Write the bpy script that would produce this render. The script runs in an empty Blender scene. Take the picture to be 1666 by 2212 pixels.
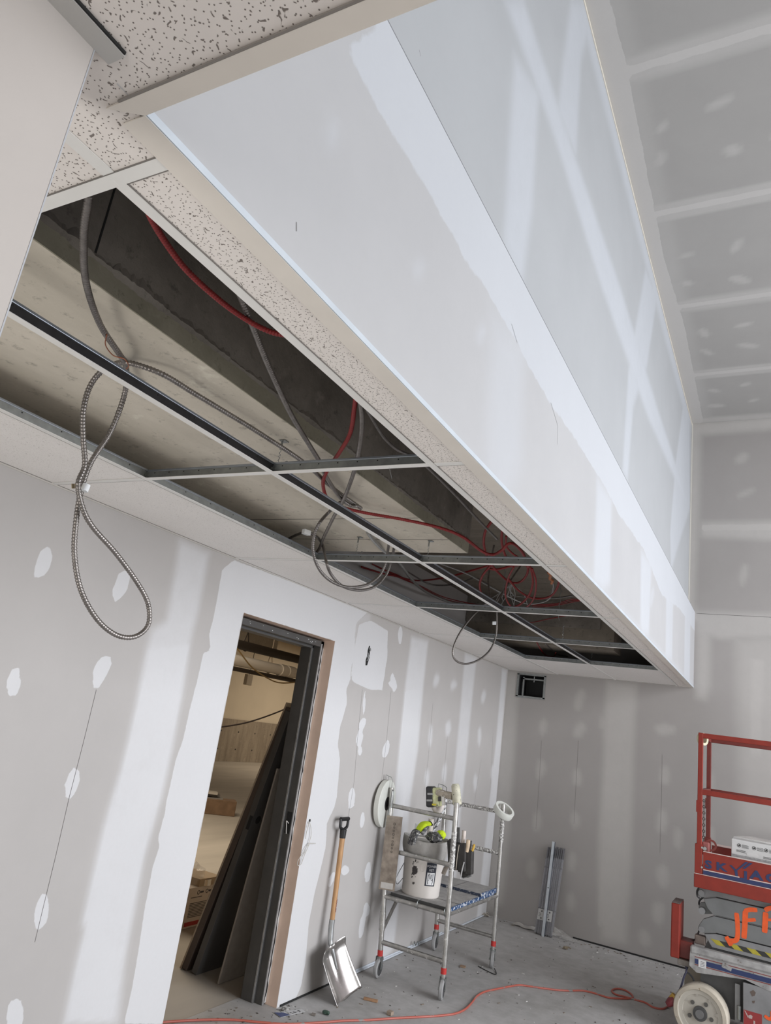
import bpy, bmesh, math, random
import numpy as np
from mathutils import Vector, Matrix, Quaternion

# ------------------------------------------------------------------ camera, light, exposure
sc = bpy.context.scene
COL = sc.collection
CAM = (2.71120259, 0.10322862, 1.7406514)
RR = ((0.87541925, -0.48317322, 0.01359339), (0.46260854, 0.82934457, -0.31333835), (0.1401231, 0.28059084, 0.94954426))
FPX = 1539.132
cd = bpy.data.cameras.new('camera'); cam = bpy.data.objects.new('camera', cd); COL.objects.link(cam)
cd.sensor_fit = 'VERTICAL'; cd.sensor_height = 36.0; cd.lens = 36.0 * FPX / 2212.0
cd.clip_start = 0.02; cd.clip_end = 100
cam.matrix_world = Matrix(((RR[0][0], RR[0][2], -RR[0][1], CAM[0]), (RR[1][0], RR[1][2], -RR[1][1], CAM[1]),
                           (RR[2][0], RR[2][2], -RR[2][1], CAM[2]), (0, 0, 0, 1)))
sc.camera = cam
sc.view_settings.view_transform = 'Standard'; sc.view_settings.look = 'None'
sc.view_settings.gamma = 1.0; sc.view_settings.use_curve_mapping = False
sc.view_settings.exposure = -0.36
try:
    sc.cycles.use_denoising = True
    sc.cycles.max_bounces = 8; sc.cycles.diffuse_bounces = 5; sc.cycles.glossy_bounces = 4
    sc.cycles.caustics_reflective = False; sc.cycles.caustics_refractive = False
    sc.cycles.sample_clamp_indirect = 8.0
except Exception:
    pass

world = bpy.data.worlds.new('overcast_sky'); sc.world = world; world.use_nodes = True
world.node_tree.nodes['Background'].inputs[0].default_value = (0.80, 0.88, 1.0, 1)
world.node_tree.nodes['Background'].inputs[1].default_value = 0.6

def area_light(name, loc, target, sx, sy, power, col):
    l = bpy.data.lights.new(name, 'AREA'); l.shape = 'RECTANGLE'; l.size = sx; l.size_y = sy
    l.energy = power; l.color = col
    o = bpy.data.objects.new(name, l); COL.objects.link(o)
    o.location = loc
    d = Vector(target) - Vector(loc)
    o.rotation_euler = d.to_track_quat('-Z', 'Y').to_euler()
    return o
# daylight entering through the glazed front on the right, then two added fills
area_light('daylight_storefront', (7.75, 4.7, 2.6), (3.0, 4.7, 0.3), 6.0, 4.2, 810, (0.93, 0.952, 1.0))
area_light('passage_fill', (1.0, -1.1, .55), (1.0, 1.2, 1.9), 1.1, 1.0, 36, (1.0, 0.97, 0.92))  # light added low in the unseen passage to brighten the ceiling void
area_light('entrance_fill', (4.6, -3.6, 1.35), (3.2, 4.0, 1.3), 2.4, 2.2, 95, (1.0, 0.97, 0.92))  # unseen light added behind the viewer as frontal fill
# work lamp in the room behind the door
for loc, pw in (((-4.3, 6.5, 3.6), 230), ((-7.5, 19.5, 3.75), 300)):
    lp = bpy.data.lights.new('back_room_lamp', 'AREA'); lp.energy = pw; lp.color = (1.0, 0.87, 0.69); lp.size = 3.0
    lpo = bpy.data.objects.new('back_room_lamp', lp); COL.objects.link(lpo); lpo.location = loc

# ------------------------------------------------------------------ helpers
_R = np.array(RR); _C = np.array(CAM)
def P(u, v, ax, val):
    """point of the place seen at photo position (u, v) on the plane ax = val"""
    d = _R @ np.array([(u - 833) / FPX, 1.0, (1106 - v) / FPX])
    i = 'xyz'.index(ax); t = (val - _C[i]) / d[i]
    p = _C + d * t
    return (float(p[0]), float(p[1]), float(p[2]))

def V(p): return Vector(p)

class MB:
    def __init__(s): s.v = []; s.f = []
    def add(s, vs, fs):
        b = len(s.v); s.v += [tuple(p) for p in vs]; s.f += [tuple(i + b for i in f) for f in fs]; return s
    def box(s, lo, hi):
        x0, y0, z0 = lo; x1, y1, z1 = hi
        return s.add([(x0,y0,z0),(x1,y0,z0),(x1,y1,z0),(x0,y1,z0),(x0,y0,z1),(x1,y0,z1),(x1,y1,z1),(x0,y1,z1)],
                     [(0,3,2,1),(4,5,6,7),(0,1,5,4),(1,2,6,5),(2,3,7,6),(3,0,4,7)])
    def obox(s, c, ax, ay, az, hx, hy, hz):
        c = V(c); ax = V(ax).normalized() * hx; ay = V(ay).normalized() * hy; az = V(az).normalized() * hz
        vs = [c + ax*i + ay*j + az*k for k in (-1, 1) for (i, j) in ((-1,-1),(1,-1),(1,1),(-1,1))]
        return s.add(vs, [(0,3,2,1),(4,5,6,7),(0,1,5,4),(1,2,6,5),(2,3,7,6),(3,0,4,7)])
    def bar(s, a, b, w, h, up=(0,0,1)):
        a = V(a); b = V(b); d = b - a; u = V(up)
        if abs(d.normalized().dot(u)) > .98: u = V((1,0,0))
        sx = d.cross(u).normalized(); sz = sx.cross(d).normalized()
        return s.obox((a+b)/2, d, sx, sz, d.length/2, w/2, h/2)
    def cyl(s, a, b, r, r2=None, n=14, caps=True):
        a = V(a); b = V(b); d = (b - a).normalized(); r2 = r if r2 is None else r2
        u = d.orthogonal().normalized(); w = d.cross(u)
        vs = []; fs = []
        for (p, rr) in ((a, r), (b, r2)):
            for i in range(n):
                t = 2*math.pi*i/n; vs.append(p + (u*math.cos(t) + w*math.sin(t))*rr)
        for i in range(n): fs.append((i, (i+1) % n, n+(i+1) % n, n+i))
        if caps: fs += [tuple(range(n))[::-1], tuple(range(n, 2*n))]
        return s.add(vs, fs)
    def lathe(s, c, axis, prof, n=24, closed=False):
        """prof: (radius, height along axis)"""
        c = V(c); d = V(axis).normalized(); u = d.orthogonal().normalized(); w = d.cross(u)
        vs = []; fs = []; m = len(prof)
        for (r, h) in prof:
            for i in range(n):
                t = 2*math.pi*i/n; vs.append(c + d*h + (u*math.cos(t) + w*math.sin(t))*r)
        for k in range(m if closed else m-1):
            k2 = (k+1) % m
            for i in range(n): fs.append((k*n+i, k*n+(i+1) % n, k2*n+(i+1) % n, k2*n+i))
        if not closed:
            if prof[0][0] > 1e-5: fs.append(tuple(range(n))[::-1])
            if prof[-1][0] > 1e-5: fs.append(tuple(range((m-1)*n, m*n)))
        return s.add(vs, fs)
    def tube(s, pts, r, n=8, radii=None, caps=True):
        pts = [V(p) for p in pts]; m = len(pts); vs = []; fs = []
        t0 = (pts[1]-pts[0]).normalized(); u = t0.orthogonal().normalized()
        for k in range(m):
            t = (pts[min(k+1, m-1)] - pts[max(k-1, 0)]).normalized()
            u = (u - t*u.dot(t))
            u = u.normalized() if u.length > 1e-6 else t.orthogonal().normalized()
            w = t.cross(u); rr = radii[k] if radii else r
            for i in range(n):
                a = 2*math.pi*i/n; vs.append(pts[k] + (u*math.cos(a) + w*math.sin(a))*rr)
        for k in range(m-1):
            for i in range(n): fs.append((k*n+i, k*n+(i+1) % n, (k+1)*n+(i+1) % n, (k+1)*n+i))
        if caps: fs += [tuple(range(n))[::-1], tuple(range((m-1)*n, m*n))]
        return s.add(vs, fs)
    def prism(s, poly, ext):
        """poly: 3-D outline, ext: extrusion vector"""
        n = len(poly); e = V(ext); vs = [V(p) for p in poly]; vs += [p + e for p in vs]
        fs = [tuple(range(n))[::-1], tuple(range(n, 2*n))] + [(i, (i+1) % n, n+(i+1) % n, n+i) for i in range(n)]
        return s.add(vs, fs)
    def grid(s, fn, nu, nv):
        vs = [fn(i/nu, j/nv) for j in range(nv+1) for i in range(nu+1)]
        fs = [(j*(nu+1)+i, j*(nu+1)+i+1, (j+1)*(nu+1)+i+1, (j+1)*(nu+1)+i) for j in range(nv) for i in range(nu)]
        return s.add(vs, fs)
    def build(s, name, mat, parent=None, smooth=False, bevel=0, ang=40, fixn=True):
        me = bpy.data.meshes.new(name); me.from_pydata(s.v, [], s.f)
        if fixn:
            bm = bmesh.new(); bm.from_mesh(me); bmesh.ops.recalc_face_normals(bm, faces=bm.faces); bm.to_mesh(me); bm.free()
        o = bpy.data.objects.new(name, me); COL.objects.link(o)
        if mat: me.materials.append(mat)
        if smooth:
            me.polygons.foreach_set('use_smooth', [True]*len(me.polygons))
            me.set_sharp_from_angle(angle=math.radians(ang))
        if bevel:
            b = o.modifiers.new('edge', 'BEVEL'); b.width = bevel; b.segments = 2; b.limit_method = 'ANGLE'; b.angle_limit = math.radians(40)
        if parent is not None: setparent(o, parent)
        return o

def setparent(o, p):
    o.parent = p
    def wm(q): return q.matrix_basis.copy() if q.parent is None else wm(q.parent) @ q.matrix_parent_inverse @ q.matrix_basis
    o.matrix_parent_inverse = wm(p).inverted()

def tag(o, label=None, cat=None, group=None, kind=None):
    if label: o['label'] = label
    if cat: o['category'] = cat
    if group: o['group'] = group
    if kind: o['kind'] = kind
    return o
def thing(name, loc, label, cat, group=None):
    o = bpy.data.objects.new(name, None); COL.objects.link(o); o.location = loc; o.empty_display_size = .1
    return tag(o, label, cat, group)
def struct_empty(name, loc=(0,0,0)):
    o = bpy.data.objects.new(name, None); COL.objects.link(o); o.location = loc; o['kind'] = 'structure'; o.empty_display_size = .1
    return o
def copy_child(src, parent, loc=None):
    c = src.copy(); COL.objects.link(c); setparent(c, parent)
    if loc is not None: c.location = loc
    return c

def smooth_path(pts, step=.02):
    """Catmull-Rom through points, resampled evenly"""
    p = [np.array(q, float) for q in pts]
    p = [2*p[0]-p[1]] + p + [2*p[-1]-p[-2]]
    out = []
    for i in range(1, len(p)-2):
        a, b, c, d = p[i-1], p[i], p[i+1], p[i+2]
        n = max(3, int(np.linalg.norm(c-b)/.006))
        for k in range(n):
            t = k/n
            out.append(.5*((2*b) + (-a+c)*t + (2*a-5*b+4*c-d)*t*t + (-a+3*b-3*c+d)*t**3))
    out.append(p[-2])
    out = np.array(out); seg = np.linalg.norm(np.diff(out, axis=0), axis=1); s = np.concatenate([[0], np.cumsum(seg)])
    n = max(2, int(s[-1]/step)); q = np.linspace(0, s[-1], n+1)
    return [tuple(np.array([np.interp(t, s, out[:, k]) for k in range(3)])) for t in q]

def text_obj(name, txt, size, mat, parent, origin, ux, uy, extrude=.0006, shear=0, sx=1.0, align='LEFT', offset=0):
    """flat lettering standing on origin with baseline along ux and up along uy"""
    cu = bpy.data.curves.new(name, 'FONT'); cu.body = txt; cu.size = size; cu.extrude = extrude; cu.shear = shear; cu.align_x = align; cu.offset = offset
    cu.resolution_u = 3
    to = bpy.data.objects.new(name, cu); COL.objects.link(to)
    dg = bpy.context.evaluated_depsgraph_get(); me = bpy.data.meshes.new_from_object(to.evaluated_get(dg))
    bpy.data.objects.remove(to); bpy.data.curves.remove(cu)
    ux = V(ux).normalized(); uy = V(uy).normalized(); n = ux.cross(uy)
    M = Matrix(((ux.x*sx, uy.x, n.x, origin[0]), (ux.y*sx, uy.y, n.y, origin[1]), (ux.z*sx, uy.z, n.z, origin[2]), (0,0,0,1)))
    me.transform(M); me.materials.clear(); me.materials.append(mat)
    o = bpy.data.objects.new(name, me); COL.objects.link(o)
    if parent is not None: setparent(o, parent)
    return o

# ------------------------------------------------------------------ materials
def newmat(name):
    m = bpy.data.materials.new(name); m.use_nodes = True
    nt = m.node_tree; b = nt.nodes['Principled BSDF']
    return m, nt, b
def node(nt, t, **kw):
    n = nt.nodes.new(t)
    for k, v in kw.items():
        if k.startswith('i_'):
            key = k[2:]; key = int(key) if key.isdigit() else key.replace('_', ' ')
            n.inputs[key].default_value = v
        else: setattr(n, k, v)
    return n
def noise(nt, scale, detail=3, rough=.55, coord='Object', stretch=None):
    tc = node(nt, 'ShaderNodeTexCoord'); src = tc.outputs[coord]
    if stretch:
        mp = node(nt, 'ShaderNodeMapping'); mp.inputs['Scale'].default_value = stretch
        nt.links.new(src, mp.inputs[0]); src = mp.outputs[0]
    n = node(nt, 'ShaderNodeTexNoise', i_Scale=scale, i_Detail=detail, i_Roughness=rough)
    nt.links.new(src, n.inputs['Vector']); return n
def ramp(nt, src, stops):
    r = node(nt, 'ShaderNodeValToRGB'); e = r.color_ramp.elements
    while len(e) < len(stops): e.new(.5)
    for x, (p, c) in zip(e, stops):
        x.position = p; x.color = (c[0], c[1], c[2], 1) if hasattr(c, '__len__') else (c, c, c, 1)
    nt.links.new(src, r.inputs[0]); return r
def mixc(nt, fac, a, b, mode='MIX'):
    m = node(nt, 'ShaderNodeMix', data_type='RGBA', blend_type=mode)
    for i, x in ((0, fac), (6, a), (7, b)):
        if hasattr(x, 'is_linked') or hasattr(x, 'links'): nt.links.new(x, m.inputs[i])
        elif i == 0: m.inputs[0].default_value = x
        else: m.inputs[i].default_value = (*x, 1) if len(x) == 3 else x
    return m.outputs[2]
def mathn(nt, op, a, b=None, clamp=False):
    m = node(nt, 'ShaderNodeMath', operation=op, use_clamp=clamp)
    for i, x in ((0, a), (1, b)):
        if x is None: continue
        if hasattr(x, 'links'): nt.links.new(x, m.inputs[i])
        else: m.inputs[i].default_value = x
    return m.outputs[0]
def bump(nt, b, h, strength=.3, dist=.01):
    bp = node(nt, 'ShaderNodeBump', i_Strength=strength, i_Distance=dist)
    nt.links.new(h, bp.inputs['Height']); nt.links.new(bp.outputs[0], b.inputs['Normal'])
def simple(name, col, rough=.6, metal=0, var=.0, scale=20, bumps=0, spots=None, stretch=None):
    """plain material with a little tonal noise; spots=(colour, threshold, scale) adds splatter"""
    m, nt, b = newmat(name); b.inputs['Roughness'].default_value = rough; b.inputs['Metallic'].default_value = metal
    b.inputs['Base Color'].default_value = (*col, 1)
    if var or bumps or spots:
        n = noise(nt, scale, 4, stretch=stretch)
        lo = tuple(max(0, c*(1-var)) for c in col); hi = tuple(min(1, c*(1+var)) for c in col)
        r = ramp(nt, n.outputs[0], [(.3, lo), (.7, hi)]); out = r.outputs[0]
        if spots:
            n2 = noise(nt, spots[2], 3, .7); r2 = ramp(nt, n2.outputs[0], [(spots[1], 0), (spots[1]+.04, 1)])
            out = mixc(nt, r2.outputs[0], out, spots[0])
            if metal:
                inv = mathn(nt, 'SUBTRACT', 1.0, r2.outputs[0]); nt.links.new(mathn(nt, 'MULTIPLY', inv, metal), b.inputs['Metallic'])
                rr = mathn(nt, 'MAXIMUM', mathn(nt, 'MULTIPLY', r2.outputs[0], .85), rough); nt.links.new(rr, b.inputs['Roughness'])
        nt.links.new(out, b.inputs['Base Color'])
        if bumps: bump(nt, b, n.outputs[0], bumps, .004)
    return m

def drywall_mat(name, paper, mud, grain=.04):
    """gypsum board: grey paper with joint compound where the board was taped and filled"""
    m, nt, b = newmat(name); b.inputs['Roughness'].default_value = .82
    a1 = node(nt, 'ShaderNodeAttribute', attribute_name='mud_crisp'); a2 = node(nt, 'ShaderNodeAttribute', attribute_name='mud_soft')
    n1 = noise(nt, 9, 5, .65); n2 = noise(nt, 2.2, 4, .6); n3 = noise(nt, 55, 3, .6)
    w = mathn(nt, 'ADD', a1.outputs['Fac'], mathn(nt, 'MULTIPLY', mathn(nt, 'SUBTRACT', n1.outputs[0], .5), .55))
    cr = ramp(nt, w, [(.46, 0), (.56, 1)])
    w2 = mathn(nt, 'ADD', a2.outputs['Fac'], mathn(nt, 'MULTIPLY', mathn(nt, 'SUBTRACT', n1.outputs[0], .5), mathn(nt, 'MULTIPLY', a2.outputs['Fac'], .45)))
    tot = mathn(nt, 'MAXIMUM', cr.outputs[0], w2, True)
    pv = ramp(nt, n2.outputs[0], [(.25, tuple(c*(1-grain) for c in paper)), (.75, tuple(min(1, c*(1+grain)) for c in paper))])
    mv = ramp(nt, n2.outputs[0], [(.25, tuple(c*.965 for c in mud)), (.75, mud)])
    c = mixc(nt, tot, pv.outputs[0], mv.outputs[0])
    c = mixc(nt, mathn(nt, 'MULTIPLY', n3.outputs[0], .10), c, tuple(x*.8 for x in paper))
    nt.links.new(c, b.inputs['Base Color'])
    bump(nt, b, mathn(nt, 'ADD', mathn(nt, 'MULTIPLY', tot, .8), mathn(nt, 'MULTIPLY', n3.outputs[0], .12)), .25, .002)
    return m

M = {}
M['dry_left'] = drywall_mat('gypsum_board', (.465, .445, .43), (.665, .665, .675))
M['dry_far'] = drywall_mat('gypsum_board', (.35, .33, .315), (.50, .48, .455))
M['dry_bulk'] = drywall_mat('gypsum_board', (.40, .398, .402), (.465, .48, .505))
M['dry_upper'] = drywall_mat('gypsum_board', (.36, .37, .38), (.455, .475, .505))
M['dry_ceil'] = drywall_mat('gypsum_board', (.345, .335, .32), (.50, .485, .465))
M['dry_plain'] = simple('gypsum_board', (.55, .54, .52), .85, var=.04, scale=4)
M['bead'] = simple('corner_bead', (.46, .50, .54), .5, var=.05, scale=12)
M['tan_return'] = simple('primed_board_edge', (.70, .53, .43), .8, var=.06, scale=6)
M['white_metal'] = simple('white_enamel', (.80, .77, .72), .45, var=.03, scale=8)
M['angle'] = simple('white_enamel_angle', (.78, .73, .66), .5, var=.04, scale=6)
M['galv'] = simple('galvanised_steel', (.30, .315, .31), .38, .8, var=.15, scale=30)
M['galv_dark'] = simple('shaded_runner_web', (.035, .033, .034), .35, .3, var=.2, scale=30)  # near-black copy of the steel, the middle web's shade in its colour
M['hole'] = simple('dark_hole', (.015, .015, .015), .9)
M['crack'] = simple('board_crack', (.10, .095, .09), .9)
# ------------------------------------------------------------------ room
HC, H1, H2, D, W, WU = 2.505, 3.275, 5.402, 8.01, 1.94, 1.873
def sd_poly(X, Y, poly):
    d = np.full(X.shape, 1e9); ins = np.zeros(X.shape, bool); n = len(poly)
    for i in range(n):
        ax, ay = poly[i]; bx, by = poly[(i+1) % n]
        ex, ey = bx-ax, by-ay; L = ex*ex+ey*ey+1e-12
        t = np.clip(((X-ax)*ex+(Y-ay)*ey)/L, 0, 1)
        d = np.minimum(d, np.hypot(X-ax-t*ex, Y-ay-t*ey))
        cond = ((ay > Y) != (by > Y))
        xi = ax + (Y-ay)*ex/(ey if abs(ey) > 1e-12 else 1e-12)
        ins ^= cond & (X < xi)
    return np.where(ins, d, -d)
def lines(lo, hi, step, extra=()):
    n = max(1, int(round((hi-lo)/step))); a = list(np.linspace(lo, hi, n+1))
    for e in extra:
        i = int(np.argmin([abs(x-e) for x in a]))
        if 0 < i < len(a)-1: a[i] = e
        else: a.append(e)
    return np.array(sorted(set(a)))
def surf(name, fn, us, vs, shapes, mat, hole=None, parent=None, kind='structure', flip=False):
    """board surface: fn(u, v) -> point; shapes: (polygon in (u, v), 'c' | 's', feather, strength)"""
    U, Vv = np.meshgrid(us, vs, indexing='xy'); nu, nv = len(us), len(vs)
    mc = np.zeros(U.shape); ms = np.zeros(U.shape)
    for poly, typ, fe, st in shapes:
        d = sd_poly(U, Vv, poly); m = np.clip(.5 + d/(2*fe), 0, 1)
        if typ == 'c': mc = np.maximum(mc, m*st)
        else: ms = np.maximum(ms, (m*m*(3-2*m))*st)
    vs3 = [fn(float(a), float(b)) for b in vs for a in us]; fs = []
    for j in range(nv-1):
        for i in range(nu-1):
            if hole:
                cu, cv = (us[i]+us[i+1])/2, (vs[j]+vs[j+1])/2
                if any(h[0] < cu < h[1] and h[2] < cv < h[3] for h in hole): continue
            q = (j*nu+i, j*nu+i+1, (j+1)*nu+i+1, (j+1)*nu+i); fs.append(q[::-1] if flip else q)
    me = bpy.data.meshes.new(name); me.from_pydata(vs3, [], fs)
    for nm, a in (('mud_crisp', mc), ('mud_soft', ms)):
        at = me.attributes.new(nm, 'FLOAT', 'POINT'); at.data.foreach_set('value', a.ravel().astype(np.float32))
    me.materials.append(mat); o = bpy.data.objects.new(name, me); COL.objects.link(o)
    if parent is not None: setparent(o, parent)
    elif kind: o['kind'] = kind
    return o
def pxpoly(pts, ax, val):
    i, j = {'x': (1, 2), 'y': (0, 2), 'z': (0, 1)}[ax]
    return [(lambda q: (q[i], q[j]))(P(u, v, ax, val)) for u, v in pts]
def ellp(u, v, ru, rv, tilt, ax, val, n=12, jag=.15, seed=0):
    """filled screw spot: drop-shaped outline"""
    r = random.Random(int(u*7+v*3+seed)); out = []
    for k in range(n):
        t = 2*math.pi*k/n; q = 1+r.uniform(-jag, jag)
        a, b = ru*math.cos(t)*q, rv*math.sin(t)*q
        out.append((u + a*math.cos(tilt) - b*math.sin(tilt), v + a*math.sin(tilt) + b*math.cos(tilt)))
    return pxpoly(out, ax, val)

# ---- floor
def floor_mat():
    m, nt, b = newmat('bare_concrete_floor'); b.inputs['Roughness'].default_value = .75
    n1 = noise(nt, 1.1, 6, .62); n2 = noise(nt, 9, 5, .65); n3 = noise(nt, 90, 3, .6); n4 = noise(nt, 30, 5, .75)
    r = ramp(nt, n1.outputs[0], [(.3, (.28, .27, .255)), (.52, (.40, .39, .385)), (.72, (.50, .49, .48))])
    c = mixc(nt, .5, r.outputs[0], ramp(nt, n2.outputs[0], [(.3, (.30, .29, .275)), (.7, (.52, .51, .50))]).outputs[0])
    c = mixc(nt, ramp(nt, n4.outputs[0], [(.64, 0), (.72, .5)]).outputs[0], c, (.62, .61, .60))
    c = mixc(nt, ramp(nt, n4.outputs[0], [(.28, .5), (.34, 0)]).outputs[0], c, (.17, .16, .15))
    nt.links.new(c, b.inputs['Base Color'])
    nt.links.new(ramp(nt, n1.outputs[0], [(.3, .55), (.7, .8)]).outputs[0], b.inputs['Roughness'])
    bump(nt, b, mathn(nt, 'ADD', n3.outputs[0], n2.outputs[0]), .12, .004)
    return m
M['floor'] = floor_mat()
fl = MB().box((-.25, -4.2, -.12), (8.2, 8.4, 0)).build('floor', M['floor']); fl['kind'] = 'structure'
M['garage_floor'] = simple('dusty_concrete_floor', (.40, .36, .31), .8, var=.12, scale=2.5, bumps=.1, stretch=(1, .2, 1))
fb = MB().box((-11.9, 0, -.14), (-.25, 24, -.002)).build('floor_back_room', M['garage_floor']); fb['kind'] = 'structure'

# ---- left wall with the door opening
DY0, DY1, DH = 3.319, 4.328, 2.228
LX = ('x', 0.0)
sh = []
def L(pts, typ='c', fe=.02, st=1.0): sh.append((pxpoly(pts, *LX), typ, fe, st))
def Ld(u, v, ru, rv, tilt=.3, typ='c', fe=.016, st=1.0): sh.append((ellp(u, v, ru, rv, tilt, *LX), typ, fe, st))
# taped joint left of the door, and the filled strip beside the opening
L([(388,1165),(452,1195),(428,1320),(412,1385),(392,1510),(372,1620),(350,1720),(312,1850),(290,1970),(272,2060),(255,2212),(138,2212),(160,2100),(182,2010),(180,1990),(195,1910),(225,1780),(262,1660),(290,1540),(318,1400),(330,1360),(360,1340),(378,1240)], 's', .035, .85)
L([(318,1400),(412,1385),(392,1510),(372,1620),(350,1720),(312,1850),(290,1970),(272,2060),(246,2212),(138,2212),(160,2100),(182,2010),(178,1990),(195,1910),(225,1780),(262,1660),(290,1540)], 's', .022, 1.0)
L([(505,1210),(800,1320),(765,1330),(730,1400),(722,1384),(526,1324),(432,1800),(352,2212),(268,2212),(290,2110),(312,1970),(328,1880),(345,1830),(342,1810),(355,1760),(358,1740),(380,1640),(395,1600),(418,1500),(440,1410),(455,1405),(452,1370),(462,1330),(470,1290),(480,1230)], 'c', .02)
for a in ((95,1215,16,38,.35),(262,1265,16,36,.4),(30,1475,15,34,.15),(218,1450,17,38,.35),(155,1695,15,34,.2),(90,1968,15,40,.12),(32,2200,17,50,.1)): Ld(*a)
# right of the door: skim strip, electrician's patch, joints and screw spots
L([(722,1384),(728,1350),(770,1318),(795,1322),(770,1345),(756,1470),(748,1490),(750,1520),(735,1570),(730,1610),(735,1640),(728,1720),(722,1745),(706,1780),(704,1830),(680,1930),(668,1990),(660,2080),(650,2130),(640,2155),(598,2178)], 'c', .02)
L([(776,1348),(800,1340),(818,1350),(838,1363),(837,1420),(826,1491),(800,1490),(772,1478),(760,1470),(762,1420)], 'c', .025)
L([(765,1330),(800,1322),(800,1345),(775,1350),(757,1470),(750,1470)], 's', .03, .45)
Ld(865,1372,5,20,.05); Ld(850,1475,6,22,-.1); Ld(849,1480,12,6,.5)
Ld(787,1520,3,26,.05); Ld(783,1565,7,14,.3); Ld(777,1595,8,18,.1); Ld(778,1622,5,10,.1); Ld(834,1618,7,20,.2); Ld(760,1725,8,24,.12); Ld(783,1772,5,17,.1)
L([(889,1375),(925,1385),(915,1480),(903,1620),(888,1720),(868,1900),(850,2050),(812,2090),(830,1900),(852,1720),(862,1620),(876,1480)], 's', .03, .9)
L([(876,1490),(908,1490),(898,1620),(884,1720),(864,1900),(835,1900),(856,1720),(864,1620)], 'c', .02, 1)
L([(1005,1410),(1030,1420),(1018,1530),(1008,1640),(995,1760),(985,1900),(950,1900),(970,1760),(985,1640),(995,1530)], 's', .04, .8)
L([(1085,1445),(1095,1448),(1054,1975),(1030,1985),(1050,1800),(1072,1600)], 's', .03, .85)
for a in ((943,1470,6,14,.2),(980,1480,7,10,.3),(1045,1505,5,14,.2),(930,1590,4,22,.05),(968,1575,6,18,.05),(1036,1590,4,22,.05),(960,1670,5,20,.05),(922,1680,5,18,.05),(1065,1670,5,18,.05),(1027,1690,4,18,.05)): Ld(*a, typ='s', fe=.03, st=.75)
for a in ((716,1900,6,18,.35),(745,1880,9,11,.5),(795,1885,7,24,.1),(792,1965,7,16,.1),(782,2000,6,30,.15),(975,1800,6,24,.05),(1005,1830,6,18,.05)): Ld(*a)
us = lines(-1.2, D, .022, (DY0, DY1)); vs = lines(0, 3.05, .022, (DH,))
wl = surf('wall_left', lambda u, v: (0, u, v), us, vs, sh, M['dry_left'], hole=[(DY0, DY1, -1, DH)])
# wall thickness: back face and the opening's return, painted board edge
b = MB()
for (y0, y1, z0, z1) in ((-1.2, DY0, 0, 3.05), (DY1, D, 0, 3.05), (DY0, DY1, DH, 3.05)):
    b.add([(-.25, y0, z0), (-.25, y1, z0), (-.25, y1, z1), (-.25, y0, z1)], [(0, 1, 2, 3)])
b.build('back_face', M['dry_plain'], wl)
b = MB().add([(0, DY1, 0), (-.25, DY1, 0), (-.25, DY1, DH), (0, DY1, DH)], [(0, 1, 2, 3)])
b.add([(0, DY0, 0), (-.25, DY0, 0), (-.25, DY0, DH), (0, DY0, DH)], [(3, 2, 1, 0)])
b.add([(0, DY0, DH), (-.25, DY0, DH), (-.25, DY1, DH), (0, DY1, DH)], [(0, 1, 2, 3)])
b.build('opening_return', M['tan_return'], wl)
# hairline joints between boards
def seam(pts, ax, val, off, parent, w=.0014):
    q = [V(P(u, v, ax, val)) + V(off) for u, v in pts]; n = V(off).normalized()
    b = MB()
    for a, c in zip(q[:-1], q[1:]):
        s = (c-a).cross(n).normalized()*w/2
        b.add([a-s, a+s, c+s, c-s], [(0, 1, 2, 3)])
    b.build('seam', M['crack'], parent)
for pts in ([(208,1490),(181,1600),(150,1720),(120,1850),(75,2035)], [(783,1490),(772,1600),(765,1690),(748,1790)], [(845,1492),(835,1600),(825,1680),(815,1720)],
            [(935,1520),(925,1640),(915,1720)], [(967,1590),(960,1660),(953,1740)], [(1065,1585),(1062,1660),(1058,1720)], [(1040,1640),(1030,1700),(1025,1740)], [(815,1790),(800,1900)]):
    seam(pts, 'x', 0, (.0012, 0, 0), wl)
# knocked hole with the stub of cable behind, and the white bead along the foot of the wall
q = P(795, 1416, 'x', 0)
MB().prism([(.0015, q[1]+a*.026, q[2]+c*.075) for a, c in ((-.6,-1),(.3,-.95),(.9,-.2),(.75,.5),(.3,.7),(.35,1),(-.2,.95),(-.55,.5),(-.4,0),(-.9,-.5))], (-.03, 0, 0)).build('cable_hole', M['hole'], wl)
b = MB(); rr = random.Random(4)
for k in range(7):
    y = q[1]+rr.uniform(-.014, .014); z = q[2]+rr.uniform(-.05, .05)
    b.tube(smooth_path([(.001, y, z), (.006, y+.01, z+.012), (.002, y+.004, z+.03)], .006), .003, 5)
b.build('cable_stub', simple('grey_cable_sheath', (.30, .30, .30), .6), wl, True)
wb = MB().box((0.002, 5.02, .004), (.016, D-.05, .014)); wb.box((0.002, 5.02, .014), (.005, 6.85, .024))
tag(wb.build('trim_1', simple('white_bead', (.62, .66, .71), .4)), kind='structure')
MB().box((.0005, 4.36, .0), (.004, D, .012)).build('gap', M['hole'], wl)

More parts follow.
